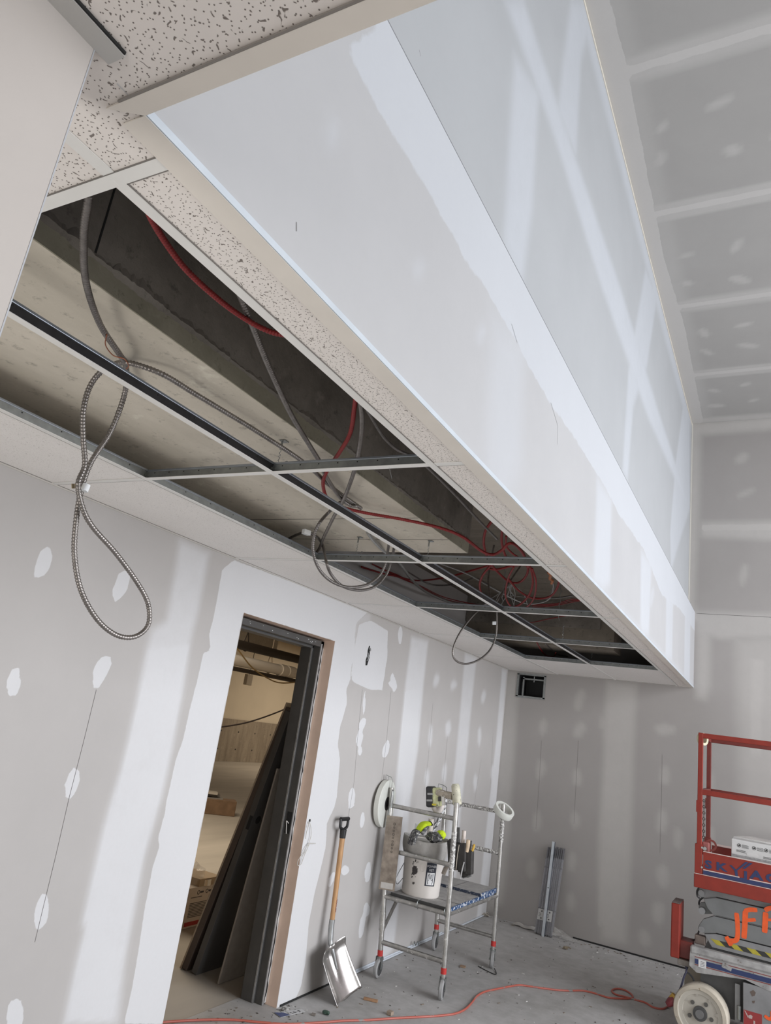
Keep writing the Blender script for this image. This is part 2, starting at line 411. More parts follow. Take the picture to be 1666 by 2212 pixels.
# ---- far wall
sh = []
def Fp(pts, typ='s', fe=.05, st=.8): sh.append((pxpoly(pts, 'y', D), typ, fe, st))
def Fd(u, v, ru, rv, tilt=.1, typ='s', fe=.035, st=.6): sh.append((ellp(u, v, ru, rv, tilt, 'y', D), typ, fe, st))
Fp([(1312,1472),(1376,1478),(1370,1600),(1366,1750),(1362,1900),(1352,2036),(1300,2030),(1292,1850),(1304,1650),(1306,1560)], 's', .05, .75)
Fp([(1309,1590),(1350,1590),(1345,1780),(1338,2000),(1292,2000),(1296,1780)], 's', .03, .8)
Fp([(1090,1450),(1120,1455),(1112,1620),(1100,1800),(1085,1950),(1052,1972)], 's', .05, .8)
for a in ((1252,1512,10,22,.3),(1174,1570,8,18,.1),(1252,1578,11,18,.5),(1302,1562,6,14,0),(1437,1576,22,11,0),(1168,1662,10,20,.1),(1247,1680,9,18,0),(1437,1675,10,20,.1),(1160,1775,9,24,.1),(1242,1772,9,18,0),(1430,1775,12,24,0),(1465,1812,9,24,0),(1150,1878,12,20,0),(1236,1862,10,20,.1),(1432,1893,13,24,0),(1232,1948,10,20,0),(1422,1972,14,24,0),(1393,2025,11,18,-.3)): Fd(*a)
# upper part, above the bulkhead: horizontal tape, corner tape, vertical joints
Fp([(1515,1128),(1700,1125),(1700,1168),(1515,1160)], 's', .05, .8); Fp([(1515,1132),(1700,1130),(1700,1148),(1515,1148)], 'c', .02)
Fp([(1490,915),(1700,900),(1700,925),(1515,940),(1510,1100),(1500,1300),(1512,1340),(1485,1345),(1487,1280)], 's', .05, .9)
Fp([(1505,1322),(1700,1326),(1700,1375),(1560,1380),(1535,1375),(1534,1480),(1525,1512),(1505,1508)], 's', .05, .75)
Fp([(1590,1380),(1720,1370),(1720,1800),(1600,1800)], 's', .09, .65)
Fp([(1620,1420),(1655,1420),(1650,1640),(1615,1640)], 's', .04, .9)
for a in ((1603,990,17,9,-.5),(1612,1065,20,6,-.4),(1607,1240,7,22,.2),(1535,1690,6,22,0),(1535,1810,7,24,0)): Fd(*a)
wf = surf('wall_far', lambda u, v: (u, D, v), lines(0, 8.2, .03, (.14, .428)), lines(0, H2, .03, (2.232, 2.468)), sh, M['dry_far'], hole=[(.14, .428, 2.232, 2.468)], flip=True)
for pts in ([(1170,1600),(1166,1680),(1158,1790)], [(1250,1600),(1245,1690),(1240,1780)], [(1431,1630),(1429,1740),(1426,1842)]): seam(pts, 'y', D, (0, -.0012, 0), wf)
seam([(1505,1325),(1560,1328),(1700,1335)], 'y', D, (0, -.0012, 0), wf, .003)
MB().box((2.0 if False else .9, D-.004, 0), (3.4, D-.0005, .014)).build('gap', M['hole'], wf)

# ---- near wall stub on the left of the view
nw = MB().box((1.84, -4.2, 0), (1.957, .5, HC)).build('wall_near', simple('grey_paper_board', (.43, .40, .375), .85, var=.05, scale=3)); nw['kind'] = 'structure'
MB().box((1.9572, .4985, 0), (1.9575, .5003, HC-.001)).build('corner_bead', simple('bead_edge', (.36,.37,.39), .6), nw)

# ---- bulkhead: lower face, ledge, upper wall
sh = []
def Bp(pts, typ='s', fe=.06, st=.7): sh.append((pxpoly(pts, 'x', W), typ, fe, st))
Bp([(728,85),(845,40),(1066,485),(1225,800),(1440,1201),(1506,1318),(1505,1372),(1470,1320),(1430,1290),(1390,1190),(1340,1120),(1285,1020),(1240,950),(1195,890),(1110,740),(1065,660),(1000,560),(900,380),(840,290)], 'c', .03)
sh.append(([(.3, H1-.05), (D, H1-.05), (D, H1+.2), (.3, H1+.2)], 'c', .03, 1.0))
Bp([(1062,680),(1135,730),(1125,1000),(1090,1110),(1045,1080),(1052,1000)], 's', .10, .55)
Bp([(1290,1030),(1322,1080),(1318,1260),(1302,1275),(1283,1258)], 's', .05, .9)
Bp([(1385,1190),(1408,1215),(1402,1370),(1388,1372),(1384,1350)], 's', .05, .9)
Bp([(1440,1270),(1455,1290),(1452,1430),(1438,1420)], 's', .05, .9); Bp([(1480,1325),(1492,1345),(1490,1480),(1478,1465)], 's', .04, .9)
Bp([(313,250),(1503,1487),(1503,1480),(320,240)], 's', .02, .5)
for u, v, ru, rv in ((718,285,9,26),(905,580,10,18),(1408,1290,5,22),(1040,720,9,22),(1110,900,6,20)): sh.append((ellp(u, v, ru, rv, .2, 'x', W), 's', .03, .55))
bk = surf('wall_bulkhead', lambda u, v: (W, u, v), lines(.55, D, .025), lines(HC, H1, .025), sh, M['dry_bulk'])
MB().box((1.80, .55, HC+.05), (1.9385, D, H1)).build('core', M['dry_plain'], bk)
MB().box((W-.002, .604, HC-.001), (W+.0015, D-.001, HC+.013)).build('corner_bead', M['bead'], bk)
MB().box((W-.001, .56, H1-.0022), (W+.0006, D-.001, H1+.0004)).build('top_shade_line', simple('edge_shadow_line', (.20,.20,.21), .9), bk)  # dark line painted in for the shade at the ledge step
for pts in ([(1190,870),(1205,920),(1204,960)], [(640,480),(640,500)], [(1105,700),(1117,740)], [(905,108),(908,122)], [(840,1010),(846,1035)]): seam(pts, 'x', W, (.0012, 0, 0), bk)
sh = []
def Up(pts, typ='s', fe=.06, st=.7): sh.append((pxpoly(pts, 'x', WU), typ, fe, st))
Up([(1090,0),(1130,0),(1240,330),(1340,620),(1420,880),(1487,1085),(1487,1100),(1400,900),(1300,620),(1200,300)], 's', .05, .9)
Up([(1120,0),(1180,0),(1110,300),(1130,600),(1085,560),(1090,300)], 's', .06, .0)
Up([(1112,120),(1165,200),(1150,450),(1128,620),(1088,530),(1100,300)], 's', .05, .8)
Up([(1235,0),(1262,0),(1275,60),(1255,130),(1245,340),(1205,240),(1218,120)], 's', .05, .8)
Up([(1395,580),(1420,640),(1398,790),(1368,880),(1356,1040),(1345,1020),(1358,800)], 's', .05, .8)
Up([(1262,0),(1495,915),(1485,915),(1245,0)], 's', .08, .8)
Up([(1478,860),(1490,915),(1490,1100),(1465,1180),(1450,1235),(1448,1150),(1460,1000)], 's', .05, .75)
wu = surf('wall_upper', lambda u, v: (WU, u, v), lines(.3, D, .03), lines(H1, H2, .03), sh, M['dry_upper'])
# high ceiling
sh = []
def Cp(pts, typ='s', fe=.05, st=.7): sh.append((pxpoly(pts, 'z', H2), typ, fe, st))
for a, c in (((1335,160),(1720,32)), ((1400,466),(1720,400)), ((1455,665),(1720,624)), ((1482,812),(1720,782))):
    y0 = P(*a, 'z', H2)[1]
    sh.append(([(WU, y0-.09), (8, y0-.09), (8, y0+.09), (WU, y0+.09)], 's', .015, .6)); sh.append(([(WU, y0-.03), (8, y0-.03), (8, y0+.03), (WU, y0+.03)], 'c', .02, 1))
sh.append(([(WU, 0), (WU+.11, 0), (WU+.10, 2), (WU+.13, 3.2), (WU+.10, 5), (WU+.14, 6), (WU+.12, D), (WU, D)], 'c', .02, 1))
sh.append(([(WU, D-.14), (8, D-.12), (8, D), (WU, D)], 's', .05, .8)); sh.append(([(WU, 0), (WU+.2, 0), (WU+.2, D), (WU, D)], 's', .06, .35))
r5 = random.Random(8)
for yy in (2.2, 2.62, 3.7, 4.05, 5.0, 5.35, 6.1, 6.45, 7.2, 7.6):
    for xx in (2.12, 2.46, 2.82, 3.2, 3.6, 4.0):
        cx, cy, a = xx+r5.uniform(-.05, .05), yy+r5.uniform(-.08, .08), r5.uniform(0, 3.1)
        ru, rv = r5.uniform(.02, .045), r5.uniform(.05, .09)
        sh.append(([(cx+ru*math.cos(t)*math.cos(a)-rv*math.sin(t)*math.sin(a), cy+ru*math.cos(t)*math.sin(a)+rv*math.sin(t)*math.cos(a)) for t in np.linspace(0, 6.28, 10)[:-1]], 's', .02, .6))
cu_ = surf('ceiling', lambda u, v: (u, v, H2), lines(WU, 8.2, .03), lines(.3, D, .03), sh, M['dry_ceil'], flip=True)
MB().box((WU+.0005, .4, H2-.02), (WU+.004, D-.004, H2-.0005)).build('paper_tape', simple('paper_tape', (.62, .58, .50), .8), cu_)
MB().box((WU+.001, D-.006, H1+.1), (WU+.012, D-.0006, H2-.001)).build('corner_tape', simple('paper_tape', (.66, .64, .58), .8), wf)

# ---- remaining shell, out of view
def wallbox(name, lo, hi, m=None):
    o = MB().box(lo, hi).build(name, m or M['dry_plain']); o['kind'] = 'structure'; return o
wallbox('wall_bulkhead_return', (W, .46, HC+.03), (8.2, .60, H2))
wallbox('wall_rear', (1.957, -4.3, 0), (3.2, -4.2, HC)); wallbox('wall_rear_east', (6.0, -4.3, 0), (8.2, -4.2, HC))
wr = MB()
wr.box((8.0, -4.2, 0), (8.2, 1.6, H2)); wr.box((8.0, 7.75, 0), (8.2, D+.1, H2)); wr.box((8.0, 1.6, 0), (8.2, 7.75, .30)); wr.box((8.0, 1.6, 4.8), (8.2, 7.75, H2))
o = wr.build('wall_right', M['dry_plain']); o['kind'] = 'structure'
wallbox('roof_slab', (-.3, -4.3, H2+.01), (8.3, D+.2, H2+.2))
wallbox('wall_far_core', (-.3, D+.30, 0), (8.3, D+.42, H2))
# ------------------------------------------------------------------ suspended ceiling
def tile_mat(name, base, pit, dens, coord_off=0.0):
    m, nt, b = newmat(name); b.inputs['Roughness'].default_value = .9
    tc = node(nt, 'ShaderNodeTexCoord')
    v1 = node(nt, 'ShaderNodeTexVoronoi', voronoi_dimensions='2D', i_Scale=100.0); nt.links.new(tc.outputs['Object'], v1.inputs['Vector'])
    dots = ramp(nt, v1.outputs['Distance'], [(.085*dens, 1), (.135*dens, 0)])
    mp = node(nt, 'ShaderNodeMapping'); mp.inputs['Location'].default_value = (3.1, 1.7, 0); nt.links.new(tc.outputs['Object'], mp.inputs[0])
    nz = node(nt, 'ShaderNodeTexNoise', i_Scale=35.0, i_Detail=2.0); nt.links.new(mp.outputs[0], nz.inputs['Vector'])
    vm = node(nt, 'ShaderNodeVectorMath', operation='SCALE'); vm.inputs['Scale'].default_value = .055; nt.links.new(nz.outputs['Color'], vm.inputs[0])
    va = node(nt, 'ShaderNodeVectorMath', operation='ADD'); nt.links.new(mp.outputs[0], va.inputs[0]); nt.links.new(vm.outputs[0], va.inputs[1])
    v2 = node(nt, 'ShaderNodeTexVoronoi', voronoi_dimensions='2D', i_Scale=60.0); nt.links.new(va.outputs[0], v2.inputs['Vector'])
    worms = ramp(nt, v2.outputs['Distance'], [(.075*dens, 1), (.125*dens, 0)])
    n = noise(nt, 6, 3)
    c = ramp(nt, n.outputs[0], [(.3, tuple(x*.97 for x in base)), (.7, base)]).outputs[0]
    c = mixc(nt, mathn(nt, 'MAXIMUM', dots.outputs[0], worms.outputs[0]), c, pit)
    nt.links.new(c, b.inputs['Base Color'])
    bump(nt, b, mathn(nt, 'SUBTRACT', 1.0, mathn(nt, 'MAXIMUM', dots.outputs[0], worms.outputs[0])), .5, .002)
    return m
M['tile'] = tile_mat('fissured_tile', (.84, .79, .745), (.22, .19, .17), 1.0)
M['tile_fine'] = tile_mat('fine_fissured_tile', (.87, .84, .81), (.60, .57, .54), .85)
XL, XM, XR = .569, 1.179, 1.788
YZ, YA, GS = .683, 1.921, 1.2192
rows = [YZ - GS, YZ] + [YA + GS*k for k in range(5)]         # y of the cross lines; the last is row E
SCE = struct_empty('suspended_ceiling', (1.0, 3.0, HC))
FLW = .0125                                                    # half width of a tee's face
def runner(name, a, b, along, face_mat, web_mat, halfw=FLW, slots=0):
    """inverted tee from a to b: web with bulb, white face below, punched slots"""
    m = MB(); a = V(a); b = V(b); d = (b-a).normalized(); s = d.cross(V((0,0,1)))
    for (hw, z0, z1) in ((.0012, .0015, .036),):
        c = (a+b)/2 + V((0,0,(z0+z1)/2)); m.obox(c, d, s, (0,0,1), (b-a).length/2, hw, (z1-z0)/2)
    o = m.build(name, web_mat, SCE)
    MB().obox((a+b)/2 + V((0,0,.0345)), d, s, (0,0,1), (b-a).length/2, .0036, .0042).build('bulb', M['bulb'], o, bevel=.0015)
    f = MB().obox((a+b)/2 + V((0,0,.0007)), d, s, (0,0,1), (b-a).length/2, halfw, .0008).build('face', face_mat, o)
    if slots:
        h = MB(); n = int((b-a).length/slots); L = (b-a).length
        for k in range(n):
            p = a + d*(slots*(k+.5)*L/(n*slots)) + V((0,0,.024)); h.obox(p, d, s, (0,0,1), .0022, .0016, .0022)
        h.build('punched_holes', M['hole'], o)
    return o
M['bulb'] = simple('runner_bulb_highlight', (.34, .37, .41), .3, .8, var=.1)  # bluish highlight along the bulbs put into their colour
M['tee_face'] = simple('white_tee_face', (.80, .79, .76), .45, var=.02)
for i, x in enumerate((XL, XM, XR)):
    y0 = rows[0] if i != 1 else YZ
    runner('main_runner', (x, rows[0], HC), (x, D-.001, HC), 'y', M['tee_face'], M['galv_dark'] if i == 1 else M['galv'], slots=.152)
for k, y in enumerate(rows):
    for (x0, x1) in ((.002, XL), (XL, XM), (XM, XR), (XR, W-.012)):
        inner = x0 >= XL and x1 <= XR
        runner('cross_tee', (x0+.004, y, HC-.0004), (x1-.004, y, HC-.0004), 'x', M['tee_face'], M['galv'], slots=.075 if inner and k > 0 else 0)
# hold-down clips where the tees meet
for y in rows[2:]:
    for x in (XL, XM, XR):
        c = MB(); c.box((x-.014, y-.0035, HC+.012), (x+.014, y+.0035, HC+.026)); c.box((x-.0035, y-.012, HC+.010), (x+.0035, y+.012, HC+.018))
        c.build('clip', M['galv'], SCE)
# wall angles
def angle(lo, hi, m=None): return MB().box(lo, hi).build('wall_angle', m or M['angle'], SCE)
angle((0.001, rows[0], HC-.0012), (.022, D-.001, HC+.001), M['white_metal']); angle((.022, D-.022, HC-.0012), (W-.03, D-.001, HC+.001), M['white_metal'])
angle((W-.047, YZ-.08, HC-.0015), (W-.001, D-.002, HC+.0008))
ry = .603
b = MB(); b.prism([(W-.047, ry-.047+.017, HC-.0022), (W-.001, ry, HC-.0022), (8.0, ry, HC-.0022), (8.0, ry-.030, HC-.0022), (W-.040, ry-.030, HC-.0022)], (0, 0, .003))
b.build('wall_angle', M['angle'], SCE)
MB().box((1.957, -4.2, HC-.004), (1.988, .522, HC+.0005)).build('wall_angle', simple('grey_enamel_angle', (.50, .49, .47), .5), SCE)
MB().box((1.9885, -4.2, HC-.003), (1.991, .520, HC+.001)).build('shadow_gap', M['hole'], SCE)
b = MB(); b.box((W-.02, ry-.0335, HC-.0026), (8.0, ry-.0305, HC+.0002)); b.build('shadow_gap', simple('tile_edge_shade', (.25, .23, .21), .9), SCE)
# tiles, each a board lying on the grid
def tile(x0, x1, y0, y1, m):
    z = HC + .0018
    o = MB().box((x0, y0, z), (x1, y1, z+.014)).build('ceiling_tile', m, SCE); return o
g = .0035
ylines = rows + [D-.004]
for j in range(len(ylines)-1):
    y0, y1 = ylines[j]+g, ylines[j+1]-g
    tile(.003, XL-g, y0, y1, M['tile_fine'])
    if j >= 1: tile(XR+g, W-.012, y0, y1, M['tile'])
    if j == len(ylines)-2 or j == 0:
        fm = M['tile'] if j == 0 else M['tile_fine']
        tile(XL+g, XM-g, y0, y1, fm); tile(XM+g, XR-g, y0, y1, fm)
tile(XR+g, W-.012, .575, YZ-g, M['tile'])
for k in range(5):                                             # low ceiling over the viewer
    for j in range(4):
        x0 = W + .005 + 1.2*k; y1 = .600 - 1.2*j
        tile(x0 if k or j else XR+g, x0+1.195, y1-1.195, .575 if not j else y1, M['tile'])
# dark strips painting in the shade along the tile edges
rvm = simple('tile_edge_shade', (.20, .185, .17), .9)
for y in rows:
    for (x0, x1) in ((.022, XL-FLW), (XR+FLW, W-.047)): MB().box((x0, y+.0122, HC-.0006), (x1, y+.0142, HC+.0024)).build('edge_shade', rvm, SCE)
for (x, y0) in ((XR+FLW, YZ+.013), (XL-FLW-.0015, rows[0])): MB().box((x, y0, HC-.0006), (x+.0018, D-.02, HC+.0024)).build('edge_shade', rvm, SCE)
for (x0, x1) in ((XL+FLW, XM-FLW), (XM+FLW, XR-FLW)): MB().box((x0, D-.0245, HC-.0006), (x1, D-.0225, HC+.0024)).build('edge_shade', rvm, SCE)
MB().box((.0225, rows[0], HC-.0006), (.0240, D-.02, HC+.0024)).build('edge_shade', rvm, SCE)
MB().box((XM-FLW-.0016, YZ-1.2, HC-.0006), (XM-FLW, YZ-.013, HC+.0024)).build('edge_shade', rvm, SCE); MB().box((XM-.3, YZ-.0142, HC-.0006), (W-.047, YZ-.0125, HC+.0024)).build('edge_shade', rvm, SCE)
# ------------------------------------------------------------------ concrete above the ceiling
def concrete_mat(name, a, c, sc_=3, bstr=.25, streak=None):
    m, nt, b = newmat(name); b.inputs['Roughness'].default_value = .9
    n1 = noise(nt, sc_, 6, .65, stretch=streak); n2 = noise(nt, 26, 5, .7); n3 = noise(nt, 7, 4, .7)
    col = ramp(nt, n1.outputs[0], [(.3, a), (.7, c)]).outputs[0]
    col = mixc(nt, ramp(nt, n2.outputs[0], [(.58, 0), (.70, .6)]).outputs[0], col, tuple(x*.5 for x in a))
    col = mixc(nt, ramp(nt, n3.outputs[0], [(.60, 0), (.72, .45)]).outputs[0], col, tuple(min(1, x*1.4) for x in c))
    nt.links.new(col, b.inputs['Base Color']); bump(nt, b, mathn(nt, 'ADD', n1.outputs[0], n2.outputs[0]), bstr, .006)
    return m
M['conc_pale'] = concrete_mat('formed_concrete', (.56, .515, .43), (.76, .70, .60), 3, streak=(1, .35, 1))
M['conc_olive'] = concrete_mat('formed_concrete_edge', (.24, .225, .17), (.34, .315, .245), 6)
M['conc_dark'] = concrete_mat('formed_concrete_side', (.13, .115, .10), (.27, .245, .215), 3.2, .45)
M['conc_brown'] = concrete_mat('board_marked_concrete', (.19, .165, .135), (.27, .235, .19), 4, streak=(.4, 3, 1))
XB, ZB, YB = 1.285, 2.64, 3.455
be = struct_empty('concrete_beam', (0, 1, ZB))
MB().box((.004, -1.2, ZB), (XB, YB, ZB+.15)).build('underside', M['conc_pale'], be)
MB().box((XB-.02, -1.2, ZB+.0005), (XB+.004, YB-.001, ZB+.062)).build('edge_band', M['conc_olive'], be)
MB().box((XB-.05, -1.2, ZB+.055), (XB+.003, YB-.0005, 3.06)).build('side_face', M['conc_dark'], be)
b = MB(); r7 = random.Random(3)                                 # ragged pour joint
ys = np.arange(.2, YB, .009); w1 = [0.0]
for _ in ys: w1.append(w1[-1]*.82 + r7.uniform(-.004, .004))
hh = [max(.003, .009 + w1[k] + r7.uniform(-.002, .003))*(1.6 if .85 < y < 1.5 else 1.0) for k, y in enumerate(ys)]
for k in range(len(ys)-1):
    z = ZB+.060; x1 = XB+.003; o0, o1 = .003+hh[k]*.35, .003+hh[k+1]*.35
    b.add([(x1, ys[k], z-.004-hh[k]*.5), (x1+o0, ys[k], z+hh[k]*.2), (x1, ys[k], z+hh[k]*1.5), (x1, ys[k+1], z-.004-hh[k+1]*.5), (x1+o1, ys[k+1], z+hh[k+1]*.2), (x1, ys[k+1], z+hh[k+1]*1.5)], [(0,1,4,3),(1,2,5,4)])
b.build('pour_joint', M['conc_dark'], be)
MB().box((XB+.001, .999, ZB+.07), (XB+.0045, 1.004, 3.0)).build('form_joint', M['hole'], be)
for y in (2.85, 3.2): MB().box((.3, y, ZB-.0012), (XB-.002, y+.004, ZB+.001)).build('form_joint', M['conc_dark'], be)
MB().box((-.3, -1.2, 3.05), (W-.13, D, 3.2)).build('slab', M['conc_brown'], be)
# pipe-side drywall box and the rear downstand beam
rb = struct_empty('rear_beam', (.7, 6.6, 2.6))
MB().box((.004, 6.62, 2.625), (1.42, 6.95, 3.05)).build('face', M['conc_brown'], rb)
MB().box((.004, 6.60, 2.80), (1.30, 6.62, 3.05)).build('upper_face', M['conc_dark'], rb)
wallbox('plenum_end', (-.3, -1.4, HC), (W-.13, -1.2, 3.2))
# hanger wires and anchors
def hanger(u, v, x=XM, zt=ZB):
    a = V((x, P(u, v, 'z', zt)[1], zt)); h = MB()
    h.box((a.x-.012, a.y-.012, zt-.004), (a.x+.012, a.y+.012, zt-.0005)); h.box((a.x-.012, a.y-.002, zt-.03), (a.x-.006, a.y+.002, zt-.003))
    b0 = V((x, a.y, HC+.036))
    pts = []; n = 16
    for k in range(n+1):
        t = k/n; p = a.lerp(b0, t); pts.append((p.x-.009+.004*math.cos(t*40), p.y+.004*math.sin(t*40), p.z-.01*(1-t)))
    h.tube(pts, .0014, 5)
    h.tube(smooth_path([(x-.004, a.y+.01, HC+.05), (x+.02, a.y+.012, HC+.062), (x+.028, a.y, HC+.05)], .01), .0012, 5)
    o = h.build('ceiling_hanger', M['galv']); return o
labs = ['twisted wire ceiling hanger above the nearest tee crossing', 'wire ceiling hanger with a bracket above the second tee crossing', 'bracket hanger on the slab end between the first two red cables']
for (u, v), lb, x in zip(((588,954),(893,1168),(745,1160)), labs, (XM, XM, .80)):
    tag(hanger(u, v, x), lb, 'hanger', 'ceiling hangers')
# ------------------------------------------------------------------ cables and conduit in the ceiling void
M['flex'] = simple('flexible_steel_conduit', (.25, .23, .215), .36, .8, var=.2, scale=40)
M['flex_dark'] = simple('flexible_steel_conduit', (.19, .175, .165), .38, .75, var=.2, scale=40)
M['red_flex'] = simple('red_armoured_cable', (.23, .016, .016), .42, .1, var=.15, scale=40)
M['emt'] = simple('steel_conduit', (.42, .42, .41), .4, .8, var=.1, scale=20)
M['label'] = simple('white_tape', (.82, .84, .85), .7)
M['copper'] = simple('copper_wire', (.35, .12, .06), .4, .6)
def pt(q):
    return tuple(q) if len(q) == 3 else P(*q)
def cable(name, pts, r, mat, label, cat='cable', group=None, rib=None, n=7, plain=False):
    per = rib or (.0078 if mat.name.startswith('red') else .0098)
    ns = 4 if r > .0065 else 3
    path = [(max(.025, a), b, c) for a, b, c in smooth_path([pt(q) for q in pts], per/ns if not plain else .015)]
    rad = None if plain else [r*(.70 + .30*abs(math.sin(math.pi*(k/ns+.13)))**.8) for k in range(len(path))]
    o = MB().tube(path, r, 10 if ns == 4 else 8, rad).build(name, mat, None, True, ang=80, fixn=False)
    return tag(o, label, cat, group)
Z = 'z'; X = 'x'
c1 = cable('conduit', [(192,420,Z,2.58),(181,510,Z,2.585),(186,610,Z,2.59),(216,700,Z,2.595),(258,765,Z,2.60),(272,790,X,1.06),(270,848,X,.97),(240,930,X,.93),(196,1000,X,.90),
     (175,1062,X,.89),(164,1130,X,.885),(161,1200,X,.88),(175,1275,X,.875),(210,1338,X,.87),(252,1372,X,.87),(292,1375,X,.875),(320,1350,X,.88),(320,1305,X,.885),(296,1258,X,.89),(250,1195,X,.90),
     (200,1138,X,.91),(178,1095,X,.915),(169,1045,X,.92),(183,1005,X,.92),(180,950,X,.925),(180,890,X,.93),(192,840,X,.94),(215,806,X,.97),(245,788,X,1.03),(280,784,X,1.10),(350,808,Z,2.60),(420,850,Z,2.605),(490,892,Z,2.608),(560,935,Z,2.61),(655,998,Z,2.61),(720,1055,Z,2.612),(780,1098,Z,2.612)],
     .0086, M['flex'], 'steel flex conduit hanging in a long figure-eight loop below the nearest ceiling opening', 'conduit')
q = P(181,1057,'x',.9); MB().cyl((q[0]+.003, q[1], q[2]-.006), (q[0]+.003, q[1]+.003, q[2]+.016), .0115, n=12).build('tape_wrap', M['label'], c1, True)
q = P(163,1050,'x',.9); MB().obox(q, (0,.8,.3), (1,0,0), (0,-.3,.8), .012, .002, .007).build('tape_tail', simple('brown_tape', (.28,.22,.13), .7), c1)
MB().tube(smooth_path([P(231,722,'z',2.59), P(228,745,'z',2.585), P(245,768,'z',2.585), P(268,775,'z',2.59), P(278,790,'z',2.59), P(270,800,'z',2.59)], .008), .0016, 5).build('tie_wire', M['copper'], c1, True)
cable('conduit', [(505,605,Z,2.60),(520,640,Z,2.60),(546,704,Z,2.60),(582,794,Z,2.60),(629,895,Z,2.605),(672,967,Z,2.605),(692,1000,Z,2.605),(705,1030,Z,2.605),(735,1075,Z,2.605),(758,1092,Z,2.60),(772,1093,Z,2.598)],
      .0085, M['flex'], 'steel flex conduit crossing behind the first red cable to the slab', 'conduit')
cable('red_cable', [(316,445,Z,2.57),(330,478,Z,2.575),(362,530,Z,2.58),(400,580,Z,2.58),(450,628,Z,2.58),(505,672,Z,2.585),(560,706,Z,2.585),(605,722,Z,2.585),(650,722,Z,2.59)],
      .0072, M['red_flex'], 'red armoured cable sagging across the nearest ceiling opening', 'cable', 'red cables in the ceiling void')
cable('red_cable', [(770,850,Z,2.60),(766,880,Z,2.60),(757,935,Z,2.60),(735,975,Z,2.60),(708,1015,Z,2.60),(698,1045,Z,2.60),(708,1078,Z,2.60),(735,1094,Z,2.60),(790,1108,Z,2.60),(870,1122,Z,2.60),(950,1140,Z,2.605),(1000,1160,Z,2.60),(1040,1190,Z,2.59),(1065,1198,Z,2.59),(1085,1188,Z,2.60),(1098,1175,Z,2.61),(1112,1176,Z,2.62),(1130,1195,Z,2.63),(1142,1225,Z,2.63)],
      .0075, M['red_flex'], 'red armoured cable dropping at the second opening and running on to the coil', 'cable', 'red cables in the ceiling void')
cable('conduit', [(776,850,Z,2.59),(782,900,Z,2.59),(780,945,Z,2.59),(770,1000,Z,2.595),(758,1040,Z,2.60),(742,1080,Z,2.60),(722,1115,Z,2.595),(700,1160,Z,2.59),(690,1185,Z,2.58),(680,1198,Z,2.56)],
      .0082, M['flex'], 'steel flex conduit dropping straight beside the second red cable', 'conduit')
cable('conduit', [(785,870,Z,2.58),(805,905,Z,2.58),(830,945,Z,2.58),(860,972,Z,2.585),(900,990,Z,2.585),(935,1020,Z,2.585),(985,1070,Z,2.59),(1040,1130,Z,2.60),(1075,1165,Z,2.60)],
      .0055, M['flex_dark'], 'thin steel conduit tucked along the right-hand tile strip', 'conduit')
# two hoops of flexible conduit hanging around the second cross tee
cable('conduit', [(735,1085,Z,2.60),(712,1105,Z,2.60),(690,1130,X,.95),(678,1160,X,.92),(677,1195,X,.90),(690,1230,X,.89),(715,1255,X,.89),(750,1268,X,.89),(790,1264,X,.895),(818,1245,X,.90),(832,1220,X,.92),(838,1190,X,.95),(842,1160,Z,2.62)],
      .0075, M['flex_dark'], 'flex conduit hoop hanging around the second cross tee, left side', 'conduit', 'conduit hoops')
cable('conduit', [(600,1180,Z,2.60),(625,1163,Z,2.605),(660,1150,Z,2.605),(685,1160,Z,2.60),(698,1180,Z,2.58),(704,1210,X,.86),(715,1240,X,.86),(740,1266,X,.86),(775,1275,X,.86),(808,1268,X,.865),(832,1245,X,.875),(845,1215,X,.90),(851,1185,Z,2.60)],
      .0075, M['flex_dark'], 'flex conduit hoop hanging lowest at the second cross tee', 'conduit', 'conduit hoops')
q = P(662,1150,'z',2.60); 
o = MB().obox(q, (.3,.9,0), (.9,-.3,0), (0,0,1), .02, .012, .012).build('cable_tag', M['label']); tag(o, 'small white cable tag on the conduit beside the left tile strip', 'tag')
cable('steel_pipe', [(795,1150,Z,2.62),(808,1168,Z,2.62),(830,1190,Z,2.64),(860,1212,Z,2.68),(890,1252,Z,2.72),(920,1278,Z,2.76),(970,1300,Z,2.80),(1010,1306,Z,2.85)],
      .010, M['emt'], 'bent grey steel conduit running down to the left void', 'conduit', plain=True)
cable('grey_cable', [(880,1235,Z,2.85),(930,1262,Z,2.85),(985,1262,Z,2.85),(1030,1250,Z,2.88),(1080,1280,Z,2.85),(1140,1290,Z,2.85),(1200,1292,Z,2.84),(1262,1282,Z,2.82)],
      .006, M['flex_dark'], 'dark grey cable strung across the void behind the red coil', 'cable', plain=True)
cable('grey_cable', [(945,1215,Z,2.80),(1010,1240,Z,2.84),(1060,1268,Z,2.86),(1130,1302,Z,2.80),(1180,1298,Z,2.76),(1196,1270,Z,2.72),(1190,1248,Z,2.72)],
      .006, M['emt'], 'pale grey cable crossing the void under the red coil', 'cable', plain=True)
